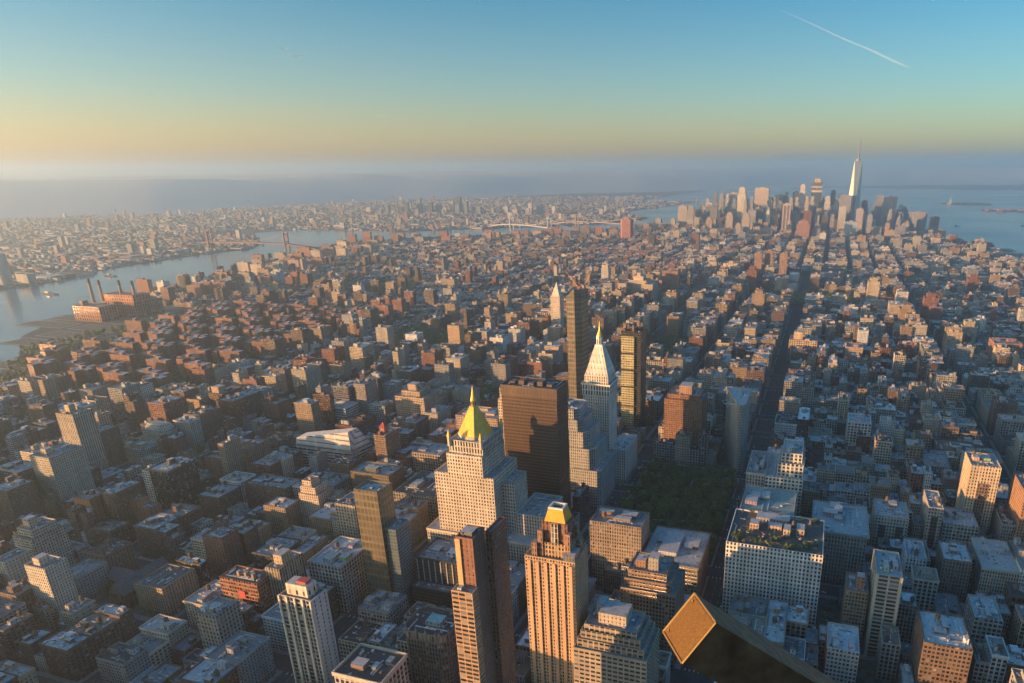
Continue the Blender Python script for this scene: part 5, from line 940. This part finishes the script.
# ------------------------------------------------------------------ trees: a trunk with limbs, and a crown of leaf clumps
def crown_mesh(g, h, r, n, leaf=.9):
    b = MB(); clumps = []
    for k in range(g.randint(9, 13)):
        a = g.random()*2*math.pi; q = g.random()**.6*r*.75; clumps.append((q*math.cos(a), q*math.sin(a), h*(.42+.5*g.random()), r*g.uniform(.28, .5)))
    base = [(.075, .115, .030), (.095, .135, .038), (.12, .145, .045), (.055, .085, .026)]
    for k in range(n):
        x, y, z, cr = g.choice(clumps); v = Vector((g.gauss(0, 1), g.gauss(0, 1), g.gauss(0, .8))).normalized()*cr*g.uniform(.7, 1.05)
        p = Vector((x, y, z))+v; nrm = (v.normalized()+Vector((g.gauss(0, .5), g.gauss(0, .5), g.gauss(0, .5)))).normalized(); u = nrm.orthogonal().normalized(); t = nrm.cross(u); s = leaf*g.uniform(.6, 1.3)
        i = len(b.v); b.v.extend([tuple(p+u*s), tuple(p+t*s*.7), tuple(p-u*s), tuple(p-t*s*.7)]); b.face((i, i+1, i+2, i+3), None, 0, tuple(c*g.uniform(.75, 1.3) for c in g.choice(base)))
    return b
tg = random.Random(21); TREES = []
for k in range(7):
    h = tg.uniform(13, 18); r = h*tg.uniform(.34, .44); b = MB(); b.tube([(0, 0, 0), (.1, 0, h*.25), (.2, .1, h*.5)], [.42, .32, .2], 6)
    for q in range(4): a = q*1.6+tg.random(); b.tube([(.1, 0, h*(.28+.05*q)), (r*.5*math.cos(a), r*.5*math.sin(a), h*.62)], [.2, .07], 4)
    tr = b.build('park_tree', M['bark']); cr = crown_mesh(tg, h, r, 420).build('crown', M['leaf'], tr); TREES.append((tr, cr)); tr.location = (0, 0, -900)
used = set(); NT = [0]
def plant(x, y, s, label, group, z=.15):
    k = tg.randrange(len(TREES)); t0, c0 = TREES[k]
    if k in used: t = t0.copy(); c = c0.copy(); col.objects.link(t); col.objects.link(c); c.parent = t
    else: t, c = t0, c0; used.add(k)
    t.location = (x, y, z); t.rotation_euler = (0, 0, tg.random()*6.28); t.scale = (s, s, s*tg.uniform(.85, 1.15)); tag(t, label, 'tree', group); NT[0] += 1
for (x0, x1, y0, y1) in PARKS:
    b = MB(); b.box(x0, x1, y0, y1, -.1, .18, top=(.1, .1, .1), m=0, mt=0); tag(b.build('lawn', M['lawn']), kind='structure')
x0, x1, y0, y1 = PARKS[0]
b = MB()
for P in ([(x0+58, y0), (x0+62, y0), (x0+66, y1), (x0+62, y1)], [(x0, y0+68), (x1, y0+92), (x1, y0+96), (x0, y0+72)], [(x0, y0+148), (x1, y0+124), (x1, y0+128), (x0, y0+152)]): i = len(b.v); b.v.extend([(x, y, .19+.004*i/4) for x, y in P]); b.face((i, i+1, i+2, i+3))
tag(b.build('park_path', M['pave']), kind='structure')
pts = []
for k in range(2600):
    x, y = tg.uniform(x0+3, x1-3), tg.uniform(y0+3, y1-3)
    if all((x-a)**2+(y-b_)**2 > 10.2**2 for a, b_ in pts) and min(abs(x-(x0+60)-(y-y0)*.02), abs((y-y0)-70-(x-x0)*.2), abs((y-y0)-150+(x-x0)*.2)) > 4.5: pts.append((x, y))
for x, y in pts[:210]: plant(x, y, tg.uniform(.95, 1.5), 'leafy green tree in the dark park below the clock tower', 'trees of the park by the clock tower')
n0 = 0
for l in sorted(CHOSEN, key=lambda l: l['d']):
    if n0 >= 62: break
    if l['kind'] == TEN and l['x1'] < -560 and l['r'] < .5:
        u, v, d = project(l['x0'], l['y1']+5, 8)
        if 0 < u < 1000 and v < 683 and not blocked(l['x0']-2, l['x0']+2, l['y1']+2, l['y1']+7): plant(l['x0'], l['y1']+5, tg.uniform(.55, .85), 'dark green yard tree among the low brick houses', 'yard trees among the row houses'); n0 += 1
# canopies farther off that read as one mass
b = MB(); spots = []
for (x0, x1, y0, y1) in PARKS[1:]:
    spots += [(tg.uniform(x0, x1), tg.uniform(y0, y1)) for k in range(int((x1-x0)*(y1-y0)/75))]
for k in range(1500):
    x, y = tg.uniform(STUY[0], STUY[1]), tg.uniform(STUY[2], STUY[3])
    if inside(x, y, MANHATTAN) and not any(abs(x-e[0]) < 20 and abs(y-e[1]) < 20 for e in ESTATE): spots.append((x, y))
for k in range(1500):
    x, y = tg.uniform(-2560, -1500), tg.uniform(1600, 3500)
    if inside(x-20, y, MANHATTAN) and not inside(x-170, y, MANHATTAN): spots.append((x, y))
for k in range(500):
    x, y = tg.uniform(-1330, -560), tg.uniform(6000, 7600)
    if inside(x, y, GOVERNORS): spots.append((x, y))
for k in range(120):
    x, y = tg.uniform(1080, 1590), tg.uniform(8040, 8560)
    if inside(x, y, LIBERTY) and math.hypot(x-1168, y-8220) > 60: spots.append((x, y))
for k in range(240):
    x, y = tg.uniform(430, 640), tg.uniform(4300, 4950)
    if inside(x, y, MANHATTAN) and not inside(x+70, y, MANHATTAN): spots.append((x, y))
for x, y in spots:
    far = y > 4000; h, r = (tg.uniform(12, 19), tg.uniform(4.5, 6.5)); n = 26 if far else 60
    for k in range(n):
        v = Vector((tg.gauss(0, 1), tg.gauss(0, 1), tg.gauss(0, .8))).normalized(); p = Vector((x, y, h*.6+(3 if far else 0)))+Vector((v.x*r, v.y*r, v.z*h*.38))*tg.uniform(.6, 1); u = v.orthogonal().normalized(); t = v.cross(u); s = tg.uniform(.9, 1.9)*(1.6 if far else 1)
        i = len(b.v); b.v.extend([tuple(p+u*s), tuple(p+t*s), tuple(p-u*s), tuple(p-t*s)]); q = tg.uniform(.7, 1.3); b.face((i, i+1, i+2, i+3), None, 0, (.08*q, .12*q, .04*q))
tag(b.build('tree_canopy', M['leaf']), 'far squares and riverside groves of dark trees', 'trees', kind='stuff')
# ------------------------------------------------------------------ cars on the streets around the park
CARS = []
for cname, c in (('yellow', (.55, .33, .02)), ('black', (.02, .02, .022)), ('white', (.6, .6, .6)), ('grey', (.22, .23, .24))):
    o = bpy.data.objects; b = MB(); L_c, W_c = 4.7, 1.85
    b.prism([(-L_c/2, -W_c/2), (L_c/2, -W_c/2), (L_c/2, W_c/2), (-L_c/2, W_c/2)], .3, .95, c=c, w=(.3, 0, 0, .3), ptop=[(-L_c/2+.1, -W_c/2+.08), (L_c/2-.15, -W_c/2+.08), (L_c/2-.15, W_c/2-.08), (-L_c/2+.1, W_c/2-.08)], top=c, mt=0)
    for x in (-1.45, 1.45):
        for s in (-1, 1): b.tube([(x, s*.72, .33), (x, s*.94, .33)], .33, 8, 0, (.02, .02, .02))
    i = len(b.v); b.v.extend([(-1.2, -.68, 1.46), (.4, -.68, 1.46), (.4, .68, 1.46), (-1.2, .68, 1.46)]); b.face((i, i+1, i+2, i+3), None, 0, c)
    body = b.build('parked_car', M['carpaint']); b = MB(); b.prism(rect(-1.6, .9, -.82, .82), .95, 1.45, ptop=rect(-1.2, .4, -.68, .68)); g_ = b.build('cabin_glass', M['carglass'], body)
    CARS.append((cname, body, [g_]))
cu = set()
def car(x, y, ang, where):
    k = tg.choice((0, 0, 1, 1, 2, 3)); cname, b0, ch = CARS[k]
    if k in cu:
        o = b0.copy(); col.objects.link(o)
        for c in ch: q = c.copy(); col.objects.link(q); q.parent = o
    else: o = b0; cu.add(k)
    o.location = (x, y, .02); o.rotation_euler = (0, 0, ang); tag(o, cname+' car '+where[0], 'car', cname+' cars '+where[1])
for (x, w, ya, yb, where) in ((-68, 9, 610, 1000, ('on the wide street between park and roof-garden block', 'on the street west of the park')), (-222, 7, 600, 840, ('on the street between clock tower and park', 'on the street east of the park'))):
    for k in range(34): car(x+tg.choice((-w, -w*.35, w*.35, w)), tg.uniform(ya, yb), math.pi/2, where)
for k in range(30): y = st(23)+tg.choice((-7, -2.5, 2.5, 7)); car(tg.uniform(-200, 60), y, 0, ('on the broad cross street south of the park', 'on the cross street south of the park'))
for k in range(22): t = tg.random(); car(243+(-313)*t+tg.uniform(-5, 5), -40+884*t, math.atan2(884, -313), ('on the diagonal street near the junction', 'on the diagonal street')) if 0 < project(243-313*t, -40+884*t, 0)[0] < 1024 and project(243-313*t, -40+884*t, 0)[1] < 683 else None
for (xa, wa) in AVENUES:
    if not -1000 < xa < 500: continue
    nm = 'on the long avenues among the buildings'
    for k in range(17):
        y = tg.uniform(300, 1300); x = xa+tg.choice((-.38, -.14, .14, .38))*wa; u, v, d_ = project(x, y, 0)
        if 0 < u < 1024 and v < 683: car(x, y, math.pi/2, (nm, nm))
for k in range(60):
    n = tg.randint(18, 31); x = tg.uniform(-640, 220); y = st(n)+tg.choice((-5.5, 5.5)); u, v, d_ = project(x, y, 0)
    if 0 < u < 1024 and v < 683: car(x, y, 0, ('on the narrow cross streets among the buildings', 'on the narrow cross streets'))
for (_, b0, ch) in CARS:
    if b0.location.length < 1:
        for c in ch: bpy.data.objects.remove(c)
        bpy.data.objects.remove(b0)
# painted road markings on the near avenues and cross streets
b = MB()
def stripe(x0, x1, y0, y1, z=.006): i = len(b.v); b.v.extend([(x0, y0, z), (x1, y0, z), (x1, y1, z), (x0, y1, z)]); b.face((i, i+1, i+2, i+3))
for xa, wa in AVENUES:
    if not -800 < xa < 600: continue
    for n in range(17, 33):
        y = st(n)
        for k in range(-3, 4): stripe(xa+k*wa/8-.45, xa+k*wa/8+.45, y-11.5, y-8.8); stripe(xa+k*wa/8-.45, xa+k*wa/8+.45, y+8.8, y+11.5)
        for q in (-.22, 0, .22):
            for k in range(5): stripe(xa+q*wa-.1, xa+q*wa+.1, y+14+k*12, y+19+k*12)
m = plain('road_paint', (.55, .55, .53)); tag(b.build('road_markings', m), kind='structure')
# roof terrace planting and parasols on the white block
SH = [crown_mesh(tg, 4.2, 2.1, 90, .5).build('roof_shrub', M['leaf']) for k in range(5)]
for k in range(72):
    x, y = tg.uniform(-59, 19), tg.choice((533.5, 535, 537.5, 540, 543, 547, 552, 591)); o = SH[k] if k < 5 else SH[k % 5].copy()
    if k >= 5: col.objects.link(o)
    o.location = (x, y, 78); o.rotation_euler = (0, 0, tg.random()*6.28); o.scale = [tg.uniform(.6, 1.2)]*3; tag(o, 'small shrub on the roof terrace of the white block', 'shrub', 'planting on the roof terrace')
for k in range(14):
    x, y = tg.uniform(-55, 15), tg.uniform(546, 556); root = empty('terrace_parasol', x, y, 78); tag(root, 'little parasol on the roof terrace of the white block', 'parasol', 'parasols on the roof terrace'); c = tg.choice(((.45, .12, .06), (.5, .45, .38), (.4, .2, .1)))
    b = MB(); b.cone(ngon(0, 0, 1.5, 8), 2.3, (0, 0, 3.0), c); b.build('canopy', M['roof'], root); b = MB(); b.tube([(0, 0, 0), (0, 0, 2.6)], .06, 5, 0, (.3, .3, .3)); b.build('pole', M['roof'], root)
# gilded metal beam of the lookout tower itself, just below the camera
A = [Vector(v) for v in ((-.94, 5.785, 384.637), (-.66, 5.37, 384.643), (-.93, 5.182, 384.258), (-1.21, 5.597, 384.252))]; dv = Vector((1.902, 1.257, -1.95))
cen = sum(A, Vector())/4; root = empty('tower_beam', *cen); tag(root, 'square-ended gilded metal beam jutting up close below the viewer', 'beam')
def quad_prism(P0, P1, mat, name, cap=True):
    b = MB(); b.v = [tuple(p-cen) for p in P0]+[tuple(p-cen) for p in P1]
    for i in range(4): b.face((i, (i+1) % 4, 4+(i+1) % 4, 4+i))
    if cap: b.face((3, 2, 1, 0)); b.face((4, 5, 6, 7))
    o = b.build(name, mat, root); bm = bmesh.new(); bm.from_mesh(o.data); bmesh.ops.recalc_face_normals(bm, faces=bm.faces); bm.to_mesh(o.data); bm.free(); return o
import bmesh
m, N_, L_, b_ = newmat('weathered_metal'); g_ = N_.new('ShaderNodeNewGeometry'); b_.inputs['Metallic'].default_value = .35
L_.new(ramp(N_, L_, noise(N_, L_, 5, 5, g_.outputs['Position']), [(.3, (.07, .04, .02)), (.7, (.17, .11, .06))]), b_.inputs['Base Color']); L_.new(ramp(N_, L_, noise(N_, L_, 9, 4, g_.outputs['Position']), [(.3, (.3, .3, .3)), (.7, (.55, .55, .55))]), b_.inputs['Roughness'])
quad_prism(A, [a+dv*2.2 for a in A], m, 'beam_shaft')
m2, N_, L_, b_ = newmat('gold_plate'); g_ = N_.new('ShaderNodeNewGeometry'); b_.inputs['Metallic'].default_value = .5; b_.inputs['Roughness'].default_value = .5
f_ = noise(N_, L_, 55, 8, g_.outputs['Position']); L_.new(ramp(N_, L_, f_, [(.25, (.065, .033, .006)), (.5, (.11, .056, .010)), (.8, (.17, .09, .02))]), b_.inputs['Base Color'])
out = -dv.normalized(); sc_ = lambda k, d: [cen+(a-cen)*k+out*d for a in A]
quad_prism(sc_(.93, .004), sc_(.93, .014), m2, 'end_plate')
m3 = plain('edge_metal', (.22, .14, .05), .45, .6)
for i in range(4):
    p, q = A[i], A[(i+1) % 4]; b = MB(); b.tube([tuple(p+out*.008-cen), tuple(q+out*.008-cen)], .014, 6); b.build('edge_trim', m3, root)
for k, t in enumerate((.12, .88)):
    p = A[0].lerp(A[2], t) if k == 0 else A[1].lerp(A[3], t); b = MB(); b.tube([tuple(p+out*.012-cen), tuple(p+out*.024-cen)], .013, 8); b.build('bolt', m3, root)
# wisps high up
def ice(name, share):
    m, N_, L_, b_ = newmat(name); N_.remove(b_); tr = N_.new('ShaderNodeBsdfTransparent'); tl = N_.new('ShaderNodeBsdfTranslucent'); tl.inputs[0].default_value = (.95, .95, .95, 1); mx = N_.new('ShaderNodeMixShader')
    mx.inputs[0].default_value = share; L_.new(tr.outputs[0], mx.inputs[1]); L_.new(tl.outputs[0], mx.inputs[2]); L_.new(mx.outputs[0], N_['Material Output'].inputs['Surface']); return m
b = MB(); p0, p1 = Vector((-4125, 46886, 9000)), Vector((5633, 77161, 9000)); b.tube([tuple(p0.lerp(p1, t/10)+Vector((60*math.sin(t*1.3), 0, 0))) for t in range(11)], [8, 22, 34, 40, 62, 60, 84, 90, 110, 80, 20], 8); tag(b.build('contrail', ice('contrail_ice', .035)), 'thin white contrail slanting across the upper sky', 'contrail')
for k, (x, y, z, s, th, al) in enumerate(((-29164, 34270, 6540, 260, 60, .16), (-28500, 34500, 6180, 420, 70, .16), (-5600, 44650, 2760, 750, 45, .06), (-4700, 44750, 2520, 1000, 55, .06), (-16300, 41900, 760, 800, 130, .10), (-31900, 31800, 740, 420, 70, .08), (4600, 44750, 2400, 900, 40, .05))):
    b = MB(); g_ = random.Random(k); n = 9
    b.tube([(x+s*(2*i/(n-1)-1)*.9, y+s*(2*i/(n-1)-1)*.4, z+th*.5*math.sin(i*1.1+k)) for i in range(n)], [max(.06, math.sin(math.pi*i/(n-1)))*th*g_.uniform(.6, 1.3) for i in range(n)], 10); o = b.build('cloud', ice('cloud_ice', al)); tag(o, 'faint wisp of cloud in the clear sky', 'cloud', 'faint wisps of cloud', kind='stuff')
    for p_ in o.data.polygons: p_.use_smooth = True
# ------------------------------------------------------------------ labels for the ordinary buildings: looks, then the nearest thing one can name
LM = [(p_, project(x, y, 30), x, y) for p_, x, y, o in HERO if p_]
ORD = ['', 'second ', 'third ', 'fourth ', 'fifth ', 'sixth ', 'seventh ', 'eighth ', 'ninth ', 'tenth ', 'eleventh ', 'twelfth ']
RN = {'white': 'white-roofed', 'pale grey': 'pale-roofed', 'grey': 'grey-roofed', 'black': 'black-roofed', 'tan': 'tan-roofed', 'brown': 'brown-roofed'}
seen = {}; todo = []
for l in sorted(CHOSEN, key=lambda l: min((l['u']-q[1][0])**2+(2*(l['v']-q[1][1]))**2 for q in LM)):
    x, y = (l['x0']+l['x1'])/2, (l['y0']+l['y1'])/2
    p_, s_, hx, hy = min(LM, key=lambda q: (l['u']-q[1][0])**2+(2*(l['v']-q[1][1]))**2)
    du, dd = l['u']-s_[0], l['v']-s_[1]
    rel = ('behind' if dd < 0 else 'in front of') if abs(dd)*1.6 > abs(du) else ('right of' if du > 0 else 'left of')
    size = ('long ' if l['x1']-l['x0'] > 32 else 'narrow ' if l['x1']-l['x0'] < 12 else 'deep ' if l['y1']-l['y0'] > 40 else '')
    feat = ' with water tank' if l['tank'] else ''
    head = f"{size}{l['wall']} {RN[l['roof']]} {WALLNAME[l['kind']]}{feat}"
    key = (head, rel, p_); n = seen[key] = seen.get(key, 0)+1
    todo.append((l, size, feat, head, rel, p_, n, key))
for l, size, feat, head, rel, p_, n, key in todo:
    near = f", {ORD[n-1]}{'nearest ' if seen[key] > 1 else ''}{rel} {p_}" if n <= 12 else f", {n}th nearest {rel} {p_}"
    t = head+near
    if len(t.split()) > 16: t = t.replace(size, '', 1) if size else t.replace(feat, '')
    if len(t.split()) > 16: t = t.replace(feat, '', 1)
    if len(t.split()) > 16: t = t.replace(l['wall']+' ', '', 1)
    tag(l['o'], t, {LOFT: 'loft building', RES: 'apartment house', TEN: 'row house', HIGH: 'high-rise'}[l['kind']], {LOFT: 'loft buildings of the avenues', RES: 'apartment houses of the side streets', TEN: 'low row houses', HIGH: 'high-rises among the roofs'}[l['kind']])
for k, e in enumerate(ESTATE):
    near = e[1] < 1600
    tag(e[4], 'brown brick estate block in the riverside housing near the power station' if near else 'brick housing tower along the far end of the riverbank', 'housing block', 'estate blocks by the river' if near else 'far riverbank housing towers')
